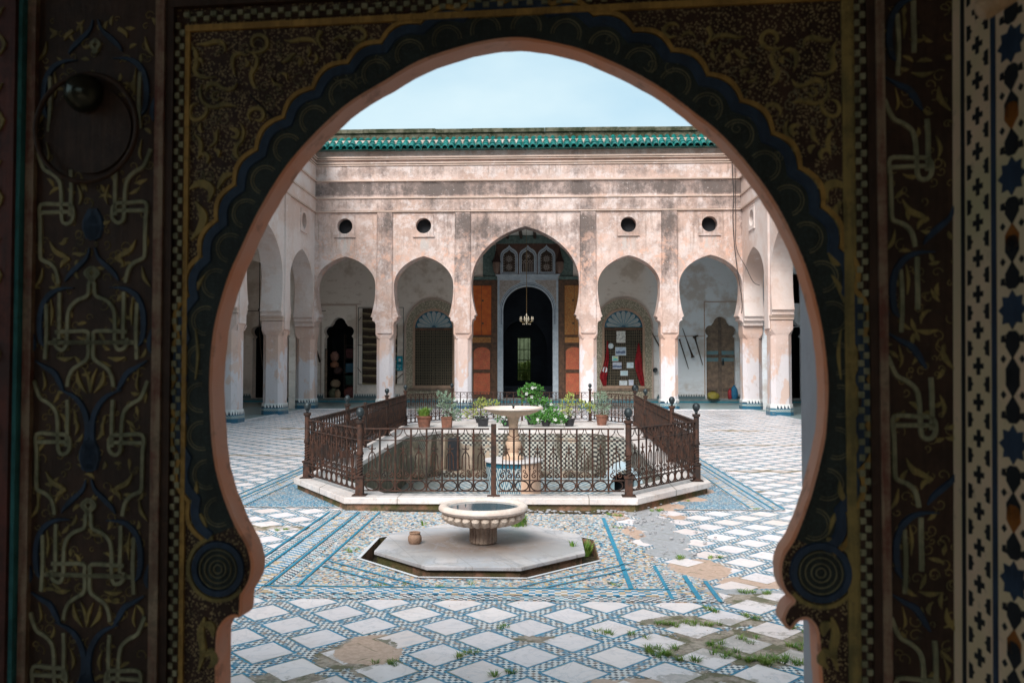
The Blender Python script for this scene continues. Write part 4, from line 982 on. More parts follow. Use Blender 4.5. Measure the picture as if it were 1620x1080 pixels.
tag(_plate(3.50,2.45,.12,M['paper'],'wall_plate'),'pale oval plate hanging near the upper left corner of the picture hung grille','plate')
tag(_plate(3.24,1.42,.12,M['white'],'wall_plate'),'small round white plate hanging over the left red flag','plate')
tag(_plate(5.42,1.40,.11,M['ironball'],'wall_plate'),'small dark disc hung on the wall right of the right window','plate')
tag(_plate(4.55,.62,.15,M['ironball'],'wall_plate'),'dark metal tray leaning below the pictures at the sill','tray')
# ------------------------------------------------------------------ doors
b0=empty('scalloped_door',(DR,YB,.16),'weathered pair of closed wooden door leaves with teal bands in the right scalloped doorway','door')
for s in (-1,1):
    b=MB()
    o=[(x,z) for x,z in foil(DR,.63) if (x-DR)*s>=-.001]
    poly=[(DR,.16)]+o if s>0 else [(DR,.16)]+o[::1]
    pts=sorted(o,key=lambda p:math.atan2(p[1]-2.0,(p[0]-DR)*s+.001))
    slab([(DR+s*.004,.165)]+pts+[(DR+s*.004,3.72)],[],.05,lambda u,v,w_:(u,YB+.20+w_,v)).build('door_leaf',M['greywood'],b0)
b=MB(); b.box(DR-.07,YB+.17,.17,DR+.07,YB+.199,3.70); b.box(DR-.62,YB+.15,1.98,DR+.62,YB+.199,2.05); b.box(DR-.60,YB+.16,.5,DR-.12,YB+.199,.62); b.box(DR+.12,YB+.16,.5,DR+.60,YB+.199,.62)
b.build('batten',simple('dark_batten',(.20,.15,.115),(.11,.085,.07),6),b0)
b=MB(); b.box(DR-.60,YB+.185,2.07,DR+.60,YB+.1992,2.24); b.box(DR-.60,YB+.185,1.78,DR+.60,YB+.1992,1.94); b.build('teal_band',simple('faded_teal',(.13,.27,.31),(.2,.26,.26),7),b0)
b=MB(); b.box(DR+.09,YB+.13,1.62,DR+.17,YB+.199,1.80); b.tube([(DR+.13,YB+.14,1.8),(DR+.13,YB+.14,1.9)],.02,8); b.build('padlock',M['ironball'],b0)
# things inside and around the left doorway
def jar(cx,cy,z,r,h,mat,label,nm='clay_jar'):
    b=MB().lathe([(r*.6,0),(r*.9,h*.15),(r,h*.45),(r*.85,h*.75),(r*.45,h*.9),(r*.5,h*.96),(r*.55,h),(r*.4,h),(r*.35,h*.9)],(cx,cy,z),20)
    return tag(b.build(nm,mat,None,True),label,'jar')
MC=simple('pale_clay_jar',(.42,.30,.19),(.30,.20,.13),12); MT=simple('olive_jar',(.17,.17,.10),(.10,.10,.07),12); MR=simple('red_barrel',(.22,.07,.06),(.13,.05,.05),12)
jar(-8.86,36.8,.16,.24,.44,MT,'squat olive jar on the floor at the left of the scalloped doorway')
jar(-8.62,36.62,.16,.13,.38,MC,'narrow pale jar on the floor between olive jar and red barrel')
jar(-8.12,36.85,.16,.30,.50,MR,'reddish barrel on the floor at the right of the scalloped doorway','barrel')
jar(-8.80,36.9,.62,.24,.36,MC,'pale clay bowl jar stacked on the olive jar')
jar(-8.72,37.0,1.22,.22,.36,simple('dark_jar',(.10,.05,.04),(.05,.03,.03),12),'dark round jar, third up in the doorway stack')
jar(-8.86,36.95,1.50,.20,.30,simple('orange_jar',(.45,.20,.11),(.3,.13,.08),12),'orange clay pot in the upper part of the doorway stack')
jar(-8.86,36.95,1.82,.21,.42,simple('rose_jar',(.38,.20,.15),(.26,.13,.1),12),'rosy clay pot at the very top of the doorway stack')
sh=empty('display_shelf',(-8.2,37.1,.16),'dark display shelves with folded textiles at the right inside the scalloped doorway','shelf')
b=MB(); b.box(-8.45,37.0,.16,-8.42,37.4,3.0); b.box(-7.72,37.0,.16,-7.69,37.4,3.0)
for zz in (.7,1.25,1.9,2.5): b.box(-8.42,37.0,zz,-7.72,37.4,zz+.03)
b.build('shelf_boards',M['darkwood'],sh)
for zz,mt in ((1.29,M['glassblue']),(1.94,simple('maroon_textile',(.14,.05,.05),(.08,.03,.03),9)),(.74,simple('green_textile',(.05,.10,.08),(.03,.06,.05),9))):
    b=MB(); b.box(-8.38,37.02,zz-.02+.02,-7.80,37.35,zz+.42); b.build('textile',mt,sh,bev=.03)
b=MB(); b.box(-9.12,36.22,.17,-9.02,36.30,2.35); tag(b.build('door_leaf',M['greywood']),'narrow grey door edge standing open at the left of the scalloped doorway','door')
# rugs and rods
def rugmat():
    g=G('striped_rug',.95,.1); x,y,z=g.geo(); n=g.noise(40,3); n2=g.noise(2,3,g.vec(x*.5,y,z*1.2)); s=((z+x*.04)*2.9+n2*.8).fract()
    c=g.mix(s.gt(.55),(.050,.035,.028),(.115,.085,.06)); c=g.mix(s.gt(.80),c,(.30,.24,.14)); c=g.mix(n.ss(.5,.7)*.35,c,(.2,.16,.1)); g.col(c); g.bump(n,.02); return g.m
M['rug']=rugmat()
for x0,x1,lab in ((-7.42,-6.72,'long dark striped rug hanging on the wall right of the scalloped doorway'),(-6.12,-5.87,'narrow dark striped rug strip hanging beside the blue sign')):
    b=MB(); n=40; vs=[]
    for i in range(n+1):
        z=.76+3.36*i/n
        for k in range(7): vs.append((x0+(x1-x0)*k/6,YB-.06+.015*math.sin(k*1.9+z*3),z))
    m2=len(vs); vs+=[(v[0],v[1]+.02,v[2]) for v in vs]; fs=[]
    for i in range(n):
        for k in range(6): a=i*7+k; fs+=[(a,a+1,a+8,a+7),(m2+a,m2+a+7,m2+a+8,m2+a+1)]
        a=i*7; fs+=[(a,a+7,m2+a+7,m2+a),(a+6,m2+a+6,m2+a+13,a+13)]
    tag(b.add(vs,fs).build('hanging_rug',M['rug'],None,True),lab,'rug','rugs hung on the wall')
# thin frame lines of the display panel
tag(slab([(-7.62,.76),(-5.6,.76),(-5.6,4.17),(-7.62,4.17)],[[(-7.60,.78),(-5.62,.78),(-5.62,4.15),(-7.60,4.15)]],.02,Yp(.022)).build('wall_frame',M['ironball']),'thin dark frame around the wall panel that carries the hanging rugs','frame')
def rod(p,q,r,label,nm,flare=None,mat='darkwood'):
    b=MB(); p=Vector(p);q=Vector(q)
    rr=[r]*5 if flare is None else flare
    b.tube([p+(q-p)*t for t in (0,.06,.2,.6,1.)],rr,8); return tag(b.build(nm,M[mat],None,True),label,'musket' if nm=='musket' else 'rod')
rod((-7.60,36.1,3.55),(-7.46,36.1,3.75),.012,'short dark dagger on the upper left of the rug panel','dagger'); rod((-7.62,36.1,1.5),(-7.45,36.1,1.28),.014,'short dagger on the lower left of the rug panel','dagger')
rod((-5.86,36.1,1.02),(-5.62,36.1,1.25),.018,'short dagger under the blue sign','dagger'); rod((-7.62,36.1,2.5),(-7.42,36.1,2.49),.014,'short level rod at mid height left of the striped rug','dagger')
FM=[.05,.03,.028,.022,.012]
rod((6.467,36.05,2.75),(6.86,36.05,1.45),.02,'leftmost of the three dark muskets on the white wall, muzzle down','musket',FM)
rod((7.05,36.05,1.95),(6.606,36.05,3.22),.02,'middle one of the three dark muskets on the white wall, muzzle up','musket',[.09,.05,.035,.022,.014])
rod((7.13,36.05,2.84),(7.47,36.05,1.62),.02,'rightmost of the three dark muskets on the white wall','musket',[.09,.04,.03,.022,.014])
rod((5.30,36.05,3.0),(5.85,36.05,2.0),.02,'dark musket hung beside the right window, partly behind the column','musket',[.02,.02,.025,.03,.035])
rod((-9.62,36.05,3.0),(-9.28,36.05,1.75),.02,'dark musket hung on the wall left of the scalloped doorway','musket',[.012,.02,.025,.035,.05])
tag(MB().tube([(7.05,36.05,2.84),(7.28,36.05,2.90)],.03,8).build('gun_stock',M['darkwood']),'short curved stock across the top of the rightmost musket','stock')
# blue sign
sg=empty('blue_sign',(-5.74,36.1,1.38),'small turquoise information sign with white text hanging beside the striped rug strip','sign')
b=MB(); b.box(-5.88,36.08,1.38,-5.62,36.10,2.02); b.build('board',simple('turquoise_board',(.01,.30,.38),(.012,.26,.33),4,.4),sg)
b=MB()
for k in range(5):
    for j in range(3): b.box(-5.83+.06*j,36.072,1.66+.0*k+.03*k*0+.055*(k%2)+.0,-5.79+.06*j,36.079,1.70+.055*(k%2))
b.box(-5.80,36.072,1.78,-5.70,36.079,1.90); b.box(-5.84,36.072,1.60,-5.68,36.079,1.615); b.box(-5.82,36.072,1.55,-5.70,36.079,1.565); b.box(-5.84,36.072,1.43,-5.80,36.079,1.47); b.box(-5.72,36.072,1.43,-5.69,36.079,1.46)
b.build('lettering',M['white'],sg)
# bags by the right doorway
for (x,y,rx,h,c1,c2,lab) in ((8.80,35.98,.13,.60,(.02,.12,.26),(.03,.2,.34),'stuffed blue bag with white marks at the foot of the right scalloped door'),(8.62,36.02,.09,.46,(.40,.03,.04),(.2,.02,.03),'stuffed red bag just left of the blue bag'),(7.85,35.80,.24,.34,(.30,.25,.04),(.2,.17,.04),'slumped yellow green cloth sack on the step left of the right scalloped door')):
    b=MB().lathe([(rx*.8,0),(rx*1.05,h*.12),(rx*1.1,h*.4),(rx*.95,h*.7),(rx*.6,h*.88),(rx*.3,h*.93),(rx*.45,h),(rx*.1,h)],(x,y,.156),18,lambda th,i:1+.12*math.sin(3*th+i*1.3))
    o=tag(b.build('bag',simple('bag_cloth',c1,c2,14,.6),None,True),lab,'bag')
# lanterns, chandelier
def lantern(x,y,lab):
    e_=empty('lantern',(x,y,5.58),lab,'lantern')
    MB().lathe([(.16,.50),(.19,.48),(.20,.50),(.10,.72),(.05,.92),(.03,.99),(.02,1.08),(.003,1.12)],(x,y,5.58),8).build('roof',M['darkwood2'],e_)
    MB().lathe([(.05,0),(.10,.06),(.15,.18),(.17,.40),(.16,.495)],(x,y,5.58),8).build('glass_body',simple('lantern_body',(.26,.16,.12),(.12,.08,.07),20,.5),e_)
    b=MB(); b.tube([(x,y,6.66),(x,y,7.3)],.008,5); b.build('chain',M['ironball'],e_)
M['darkwood2']=simple('lantern_wood',(.05,.022,.018),(.03,.015,.012),12)
lantern(-1.46,35.6,'dark conical lantern hanging left of the three pointed screens'); lantern(1.28,35.6,'dark conical lantern hanging right of the three pointed screens')
cx,cy,cz=-.115,33.5,3.30
ch=empty('chandelier',(cx,cy,cz),'small glass and brass chandelier on a long chain in front of the central doorway','chandelier')
b=MB(); b.tube([(cx,cy,cz+.42),(cx,cy,7.33)],.010,6)
for k in range(52): b.ball((cx,cy,cz+.46+k*.05),.020,4)
b.build('chain',M['brass'],ch)
MB().lathe([(.01,-.03),(.03,0),(.05,.06),(.03,.12),(.045,.2),(.02,.28),(.035,.34),(.012,.42)],(cx,cy,cz),12).build('stem',M['crystal'],ch,True)
b=MB()
for k in range(10):
    a=2*PI*k/10; b.tube(catmull([(cx,cy,cz+.08),(cx+.12*math.cos(a),cy+.12*math.sin(a),cz+.04),(cx+.24*math.cos(a),cy+.24*math.sin(a),cz+.10),(cx+.26*math.cos(a),cy+.26*math.sin(a),cz+.17)],4),.009,5)
b.build('arms',M['brass'],ch,True)
b=MB()
for k in range(10):
    a=2*PI*k/10; x,y=cx+.26*math.cos(a),cy+.26*math.sin(a); b.lathe([(.012,.16),(.035,.17),(.04,.19),(.03,.20),(.018,.21),(.018,.27),(.003,.29)],(x,y,cz),8); b.ball((x,y,cz+.12),.022,4); b.ball((cx+.16*math.cos(a+.3),cy+.16*math.sin(a+.3),cz-.02),.02,4)
b.build('glass_cups',M['crystal'],ch,True)
# cable on the right of the facade
b=MB(); b.tube(catmull([(7.46,YF-.18,9.6),(7.48,YF-.15,8.6),(7.52,YF-.13,7.9),(7.50,YF-.08,7.0),(7.55,YF-.07,6.0),(7.66,YF-.07,5.0),(7.78,YF-.07,4.2),(7.80,YF-.1,3.7),(7.75,YF-.2,3.5)],5),.016,5)
b.tube(catmull([(7.56,YF-.17,9.6),(7.58,YF-.13,8.4),(7.60,YF-.08,7.0),(7.62,YF-.07,5.9),(7.84,YF-.6,5.1),(7.83,YF-1.6,4.5),(7.84,YF-2.4,4.3)],5),.012,5)
tag(b.build('cable',simple('black_cable',(.06,.05,.05),(.03,.03,.03),5),None),'thin dark cables running down the right end of the far arcade wall','cable')
# ladder and tools leaning in the left gallery
b=MB(); b.tube([(-11.35,35.7,.0),(-11.5,36.1,2.0)],.02,6); b.tube([(-11.05,35.7,.0),(-11.2,36.1,2.0)],.02,6)
for k in range(5): t=.15+k*.18; b.tube([(-11.35-.15*t,35.7+.4*t,2*t),(-11.05-.15*t,35.7+.4*t,2*t)],.014,6)
tag(b.build('ladder',M['white']),'short pale ladder leaning in the left gallery near the far left doorway','ladder')
b=MB(); b.tube([(-11.95,35.9,3.1),(-11.95,35.9,7.3)],.02,6); b.ball((-11.95,35.9,4.05),.07,5); b.tube([(-13.2,35.9,4.0),(-9,35.9,4.0)],.015,6); b.tube([(-11.95,35.9,3.1),(-11.8,35.9,1.6)],.03,6)
tag(b.build('hanging_rod',M['darkwood']),'dark rod and pole hanging before the wall of the left gallery','rod')
b=MB(); b.tube([(12.0,36.1,3.6),(11.7,36.1,3.3),(10.6,36.1,3.15)],.02,5); tag(b.build('cable',M['white']),'pale cable looped across the far right doorway','cable')
# outer walls of side galleries
for nm,x0,x1 in (('left',-13.6,-13.31),('right',13.21,13.5)):
    b=MB(); b.box(x0,1.9,0,x1,36.65,7.6); tag(b.build('gallery_wall',M['inner']),'plain plaster outer wall of the '+nm+' gallery','wall')

# ------------------------------------------------------------------ plants
def leafcloud(cs,n,size,seed,flat=.6,zmin=None):
    rnd=random.Random(seed); b=MB()
    for _ in range(n):
        c,r=cs[rnd.randrange(len(cs))]
        while True:
            d=Vector((rnd.uniform(-1,1),rnd.uniform(-1,1),rnd.uniform(-1,1)))
            if .15<d.length<1: break
        p=Vector(c)+Vector((d.x*r[0],d.y*r[1],d.z*r[2]))
        if zmin is not None: p.z=max(p.z,zmin)
        out=(d+Vector((rnd.uniform(-.6,.6),rnd.uniform(-.6,.6),rnd.uniform(-.1,.9)))).normalized()
        sd_=out.cross(Vector((rnd.uniform(-1,1),rnd.uniform(-1,1),rnd.uniform(-1,1)))).normalized(); up=out.cross(sd_)
        L_=size*rnd.uniform(.6,1.3); w_=L_*flat*.5
        b.add([p,p+out*L_*.5+sd_*w_+up*L_*.05,p+out*L_-up*L_*.1,p+out*L_*.5-sd_*w_+up*L_*.05],[(0,1,2,3)])
    return b
def stems(base,tops,r=.008):
    b=MB()
    for t in tops:
        t=Vector(t); m_=Vector(base).lerp(t,.5)+Vector((.03,.02,.0)); b.tube(catmull([base,m_,t],4),[r*1.3,r*1.2,r*1.1,r,r,r*.9,r*.8,r*.7,r*.6],5)
    return b
def potted(x,y,z,pr,ph,pmat,label,cs,n,size,lm,seed,flat=.6,cat='potted plant',fl=0,square=False):
    if cat=='potted plant': n=int(n*(.62 if not fl else .9)); size*=.85; pr*=.88; ph*=.85; fl=int(fl*.45)
    e_=empty('potted_plant',(x,y,z),label,cat)
    if square: b=MB().lathe([(pr*1.15,0),(pr*1.3,ph*.85),(pr*1.42,ph*.86),(pr*1.42,ph),(pr*1.2,ph),(pr*1.15,ph*.85)],(x,y,z),4,phase=PI/4)
    else: b=MB().lathe([(pr*.72,0),(pr*.95,ph*.8),(pr*1.06,ph*.81),(pr*1.08,ph),(pr*.95,ph),(pr*.9,ph*.86)],(x,y,z),18)
    b.build('pot',pmat,e_,not square)
    kq=.72 if fl else .62
    cs=[((x+c[0]*(.85 if not fl else 1.05),y+c[1],z+ph*.9+c[2]*kq),(r[0]*(.8 if not fl else 1.),r[1]*.9,r[2]*(kq+.06))) for c,r in cs]
    stems((x,y,z+ph*.8),[c for c,r in cs]).build('stem',M['stem'],e_)
    leafcloud(cs,n,size,seed,flat,z+ph*.8).build('foliage',lm,e_)
    if fl:
        rnd=random.Random(seed); b=MB()
        for _ in range(fl):
            c,r=cs[rnd.randrange(len(cs))]; a=rnd.uniform(0,6.28); q=Vector(c)+Vector((math.cos(a)*r[0]*.8,-abs(math.sin(a))*r[1],rnd.uniform(0,1)*r[2]))
            for k in range(5):
                t=2*PI*k/5; d=Vector((math.cos(t),-.3,math.sin(t)))*.035; b.add([q,q+d+Vector((-d.z*.4,0,d.x*.4)),q+d*1.2,q+d-Vector((-d.z*.4,0,d.x*.4))],[(0,1,2,3)])
        b.build('flowers',M['flower'],e_)
    return e_
def blades(base,n,L_,r,seed,w_=.008,lean=.5):
    rnd=random.Random(seed); b=MB()
    for _ in range(n):
        a=rnd.uniform(0,6.28); rr=r*math.sqrt(rnd.random()); p=Vector(base)+Vector((rr*math.cos(a),rr*math.sin(a),0)); l=L_*rnd.uniform(.5,1.1)
        d=Vector((math.cos(a+rnd.uniform(-.8,.8)),math.sin(a+rnd.uniform(-.8,.8)),0))*l*lean*rnd.random(); s_=Vector((-math.sin(a),math.cos(a),0))*w_
        m_=p+d*.35+Vector((0,0,l*.62)); t=p+d+Vector((0,0,l))
        b.add([p-s_,p+s_,m_+s_*.8,m_-s_*.8,t],[(0,1,2,3),(3,2,4)])
    return b
KZ_=.15
e_=empty('potted_plant',(-2.25,19.4,KZ_),'terracotta pot with short spiky yellow green leaves, leftmost on the far kerb','potted plant')
MB().lathe([(.13,0),(.17,.22),(.19,.225),(.19,.27),(.17,.27),(.16,.24)],(-2.25,19.4,KZ_),18).build('pot',M['terracotta'],e_,True)
blades((-2.25,19.4,KZ_+.23),170,.24,.12,3,.014,.9).build('foliage',M['grass'],e_)
potted(-1.70,19.3,KZ_,.15,.30,M['terracotta'],'tall grey green shrub in a square terracotta pot beside the far left railing post',[((.0,.0,.5),(.22,.2,.25)),((-.12,0,.75),(.2,.2,.18)),((.08,0,.25),(.2,.15,.2)),((.25,0,.05),(.1,.1,.25))],520,.11,M['leafpale'],5,.3,square=True)
e_=potted(-.88,19.7,KZ_,.15,.22,M['blackpot'],'small black pot of thin dry twigs left of the tall fountain',[((0,0,.12),(.2,.15,.12))],60,.06,M['leafpale'],6,.25,square=True)
potted(-1.05,20.9,KZ_,.14,.2,M['blackpot'],'sprawling pale green shrub behind the railing left of the tall fountain',[((0,0,.35),(.3,.25,.22)),((.35,0,.5),(.25,.2,.18)),((-.25,0,.15),(.25,.2,.2)),((.05,0,.62),(.14,.12,.15)),((.55,0,.25),(.15,.1,.2))],520,.085,M['leafyel'],7)
potted(-.32,19.75,KZ_,.13,.16,M['blackpot'],'low bushy green plant with white flowers hidden behind the fountain stem',[((0,0,.16),(.28,.2,.2)),((.1,0,.3),(.2,.15,.12))],420,.09,M['leafdark'],8,fl=8)
potted(.28,20.3,KZ_,.16,.25,M['blackpot'],'tall bright green bush with white flowers behind the bowl of the tall fountain',[((-.10,0,.75),(.22,.2,.24)),((0,0,.98),(.17,.15,.12)),((.14,0,.55),(.2,.2,.2)),((.30,0,.30),(.2,.2,.28)),((.05,0,.9),(.2,.14,.14)),((.28,0,.1),(.25,.2,.16))],900,.10,M['leaf'],9,fl=16)
potted(.62,19.75,KZ_,.13,.16,M['blackpot'],'spreading dark green flowering bush right of the fountain stem',[((-.25,0,.15),(.24,.2,.2)),((.12,0,.22),(.26,.2,.22)),((.3,0,.05),(.2,.2,.12)),((-.05,0,.05),(.4,.2,.1))],900,.085,M['leaf'],10,fl=14)
potted(1.18,19.8,KZ_,.15,.22,M['blackpot'],'small black pot of thin dry twigs right of the tall fountain',[((0,0,.15),(.22,.15,.14))],70,.06,M['leafpale'],11,.25)
potted(1.15,21.0,KZ_,.15,.2,M['blackpot'],'sprawling yellow green shrub behind the railing right of the tall fountain',[((0,0,.45),(.22,.2,.2)),((.1,0,.72),(.14,.12,.2)),((.45,0,.5),(.2,.2,.15)),((.7,0,.4),(.15,.15,.12)),((.0,0,.15),(.15,.1,.2))],480,.085,M['leafyel'],12)
potted(1.98,20.2,KZ_,.17,.30,M['terracotta'],'terracotta pot of feathery pale green foliage beside the far right railing post',[((0,0,.45),(.28,.25,.3)),((0,0,.2),(.22,.2,.25)),((-.05,0,.75),(.2,.18,.14))],900,.10,M['leafpale'],13,.16)
# garden seen through the hall window
potted(-.4,47.,0,.5,.5,M['terracotta'],'leafy yellow green garden shrub seen through the barred hall window',[((0,0,.6),(1.2,.8,.8)),((.2,0,1.4),(1.,.8,.6))],1400,.22,M['leafyel'],14,cat='shrub')
b=MB(); b.box(-6,49,0,6,49.3,3.6); tag(b.build('garden_wall',simple('mossy_garden_wall',(.10,.13,.07),(.06,.08,.04),3)),'mossy green garden wall beyond the barred hall window','wall')
# weeds
for (x,y,z,n,l,r,lab,nm) in ((.30,8.0,.062,130,.10,.10,'bright green weed tuft growing on the marble platform right of the basin','weed'),(.93,7.5,-.11,90,.16,.05,'bright green weeds growing in the trench right of the platform','weed'),(.80,7.1,.062,16,.05,.03,'tiny weed sprouting at the right corner of the marble platform','weed'),(-.60,7.95,.062,18,.05,.03,'tiny weed on the left back of the marble platform','weed')):
    tag(blades((x,y,z),n,l,r,int(x*100)+5,.006,.9).build(nm,M['grass']),lab,'weed')
rnd=random.Random(4); wb=MB()
for (x,y,s_) in ((1.22,4.70,1.),(1.29,4.6,1.),(1.56,4.8,.7),(1.87,4.58,1.3),(1.75,4.9,.5),(1.6,5.2,.5),(1.28,5.2,.6),(.93,5.02,.5),(1.06,6.1,.3),(1.67,5.5,.6),(1.9,5.35,.5),(1.8,4.52,1.2),(1.42,5.2,.7),(2.05,5.9,.8),(1.35,8.9,.9),(1.75,6.95,.7),(1.3,8.2,.4),(1.85,9.2,.8),(-1.1,7.1,.5),(-.2,5.95,.3),(-.62,6.0,.4),(-.3,4.45,.5),(.12,4.6,.6),(.35,4.3,.6),(-1.6,5.75,.5),(1.95,7.0,.6),(2.9,9.35,.4),(1.05,9.0,.6),(.7,9.0,.4),(1.5,9.4,.5),(-2.0,8.0,.5),(.3,5.1,.25),(2.2,9.9,.6),(1.12,4.95,.4),(.02,6.1,.25),(2.1,5.1,.7),(1.95,4.8,.9),(-.45,6.05,.2),(1.55,4.65,.8)):
    for k in range(int(2+4*s_)):
        q=blades((x+rnd.uniform(-.13,.13)*s_,y+rnd.uniform(-.05,.05),.0),int(16+22*s_),.014+.012*s_,.024,rnd.randrange(9999),.0022,2.2); wb.add(q.v,q.f)
tag(wb.build('weeds',M['grass']),'small grass weeds scattered in the joints of the broken paving','grass',kind='stuff')
# leaf litter and loose stones on the paving
lt=MB()
for _ in range(260):
    x=rnd.uniform(-3,3.2); y=rnd.uniform(4.1,9.0); s_=rnd.uniform(.0015,.005)
    if math.hypot(x-OC[0],y-OC[1])<1.15: continue
    lt.lathe([(s_,0),(s_*.8,s_*.8),(s_*.1,s_)],(x,y,.012),5,phase=rnd.random()*6)
tag(lt.build('loose_grit',M['pinkmortar']),'scattered grit and crumbs of mortar on the paving','grit',kind='stuff')

rb=MB()
for _ in range(150):
    t=rnd.random(); x=rnd.uniform(1.3,2.2) if t<.6 else rnd.uniform(.2,1.5); y=(9.0+rnd.uniform(-.05,.12)) if t>.6 else rnd.uniform(7.0,9.6); s_=rnd.uniform(.006,.022)
    if t<.6 and abs(x-1.7)>.45: continue
    rb.lathe([(s_,0),(s_*1.05,s_*.4),(s_*.7,s_*.75),(s_*.1,s_*.8)],(x,y,.012),6,lambda th,i:1+.25*math.sin(2*th+i),phase=rnd.random()*6)
tag(rb.build('rubble',M['concrete']),'small rubble and mortar crumbs around the broken paving by the kerb','rubble',kind='stuff')
# ------------------------------------------------------------------ entrance wall in front of the court
M['jamb']=simple('painted_jamb_plaster',(.60,.60,.64),(.52,.50,.53),2,.85)
ew=slab([(-13.3,-.2),(13.2,-.2),(13.2,3.5),(-13.3,3.5)],[[(-.62,-.1),(1.222,-.1),(1.222,2.95),(-.62,2.95)]],.40,lambda u,v,w_:(u,1.78+w_,v))
tag(ew.build('entrance_wall',M['jamb']),'thick plastered entrance wall around the doorway, its right jamb showing beyond the wooden arch','wall')

# ------------------------------------------------------------------ carved door (wicket arch)
PH=R_(6.6); FH=Vector((-math.sin(yaw),math.cos(yaw),0)); DRt=(RT*math.cos(PH)-FH*math.sin(PH)).normalized(); DN=(FH*math.cos(PH)+RT*math.sin(PH)).normalized()
DO=CAM+FH*1.5
def dl(u,v):
    """point of the door's plane given on the survey sheet (u,v) -> (s,z)"""
    d=FW+RT*((u-810)/f)-UP*((v-540)/f); t=(DO-CAM).dot(DN)/d.dot(DN); p=CAM+d*t; return ((p-DO).dot(DRt),p.z)
def dp(s,z,w_): 
    p=DO+DRt*s+DN*w_; return (p.x,p.y,z)
OUT=[(343,1080),(344,1010),(350,988),(362,975),(372,972),(380,971.5),(382,942),(384,937),(390,928),(397,912),(399,888),(391,860),(374,830),(356,785),(344,742),(338,700),(335,650),(334,600),(337,550),(343,510),(352,475),(366,432),(386,388),(406,345),(430,302),(455,264),(481,233),(516,197),(557,162),(612,129),(663,99),(724,78),(775,66),(820,62),(866,68),(926,83),(997,114),(1053,147),(1103,185),(1129,205),(1159,235),(1200,285),(1228,327),(1253,376),(1272,420),(1286,465),(1299,523),(1306,579),(1308,620),(1306,660),(1302,700),(1286,767),(1274,805),(1256,851),(1239,879),(1235,907),(1242,932),(1257,949),(1247,960),(1240,978),(1249,992),(1260,981),(1274,976),(1285,982),(1294,1000),(1298,1052),(1300,1080)]
O2=[dl(*p) for p in OUT]
sl,sr=O2[0][0],O2[-1][0]
# resample for smooth curve, keep corners
def dense(pts,n=3):
    out=[]
    for p in catmull([(a,b,0) for a,b in pts],n): out.append((p.x,p.y))
    return out
OD=[(sl,.30)]+dense(O2,3)+[(sr,.30)]
def woodpaint(name,base,dots,dotc,amt=.8,base2=None,wear=.6):
    g=G(name,.6,.3); x,y,z=g.geo()
    n=g.noise(11,7,rough=.75); n2=g.noise(2.2,5,rough=.65); gr=g.noise(9,6,g.vec(x*9.,y*9.,z*.6),rough=.7); fl=g.noise(48,5,rough=.75)
    c=g.mix((n*.6+gr*.4).ss(.40,.60),base,base2 or tuple(q*.5 for q in base))
    if dots:
        v=g.vor(210); v2=g.vor(95,None); c=g.mix(v.lt(.34)*(g.noise(30,2).gt(.42))*amt,c,dotc); c=g.mix(v2.lt(.20)*amt*.8,c,dotc)
    c=g.mix((n2*.6+fl*.4).ss(.50,.60)*wear,c,tuple(q*.35 for q in base)); c=g.mix(fl.ss(.62,.68)*wear*.5,c,(.10,.085,.065)); g.col(c); g.bump(gr*.6+fl*.6,.0018); return g.m
M['dk']=woodpaint('painted_ground',(.060,.028,.018),True,(.40,.30,.15),.85)
M['side']=woodpaint('panel_ground',(.062,.030,.018),False,None)
M['lobe']=woodpaint('scallop_ground',(.030,.040,.036),True,(.05,.07,.07),.4)
M['gold']=woodpaint('gold_paint',(.46,.27,.07),False,None,base2=(.26,.15,.04))
M['gold2']=woodpaint('dull_gold_paint',(.33,.24,.08),False,None,base2=(.15,.125,.05),wear=.8)
M['blue']=woodpaint('blue_paint',(.03,.055,.10),False,None,base2=(.018,.032,.06))
M['strap']=woodpaint('grey_green_strap',(.34,.32,.20),False,None,base2=(.14,.145,.085))
M['redwhite']=woodpaint('worn_red_moulding',(.30,.22,.15),False,None,base2=(.15,.05,.035))
M['post']=woodpaint('red_brown_post',(.13,.035,.025),False,None,base2=(.06,.022,.018))
M['tealedge']=woodpaint('teal_edge',(.06,.26,.27),False,None,base2=(.04,.17,.19))
M['thinline']=woodpaint('thin_gold_line',(.26,.23,.13),False,None)
def edgemat():
    g=G('orange_bare_edge',.7,.25); g.geo(); n=g.noise(16,6,rough=.7); n2=g.noise(5,4); c=g.mix(n2.ss(.35,.65),(.86,.34,.18),(.80,.42,.30)); c=g.mix(n.ss(.55,.68)*.55,c,(.30,.14,.09)); g.col(c); g.bump(n,.004); return g.m
M['edge']=edgemat()
S=lambda u,v=540: dl(u,v)[0]
zt=dl(292,52)[1]; 
door=empty('carved_door',(DO.x,DO.y,0),'huge dark carved and painted wooden door with a keyhole shaped arch opening onto the courtyard','door')
L0=S(262); R0=S(1386)
slab([(L0,.08),(sl,.08)]+OD+[(sr,.08),(R0,.08),(R0,2.62),(L0,2.62)],[],.042,dp).build('arch_panel',M['dk'],door)
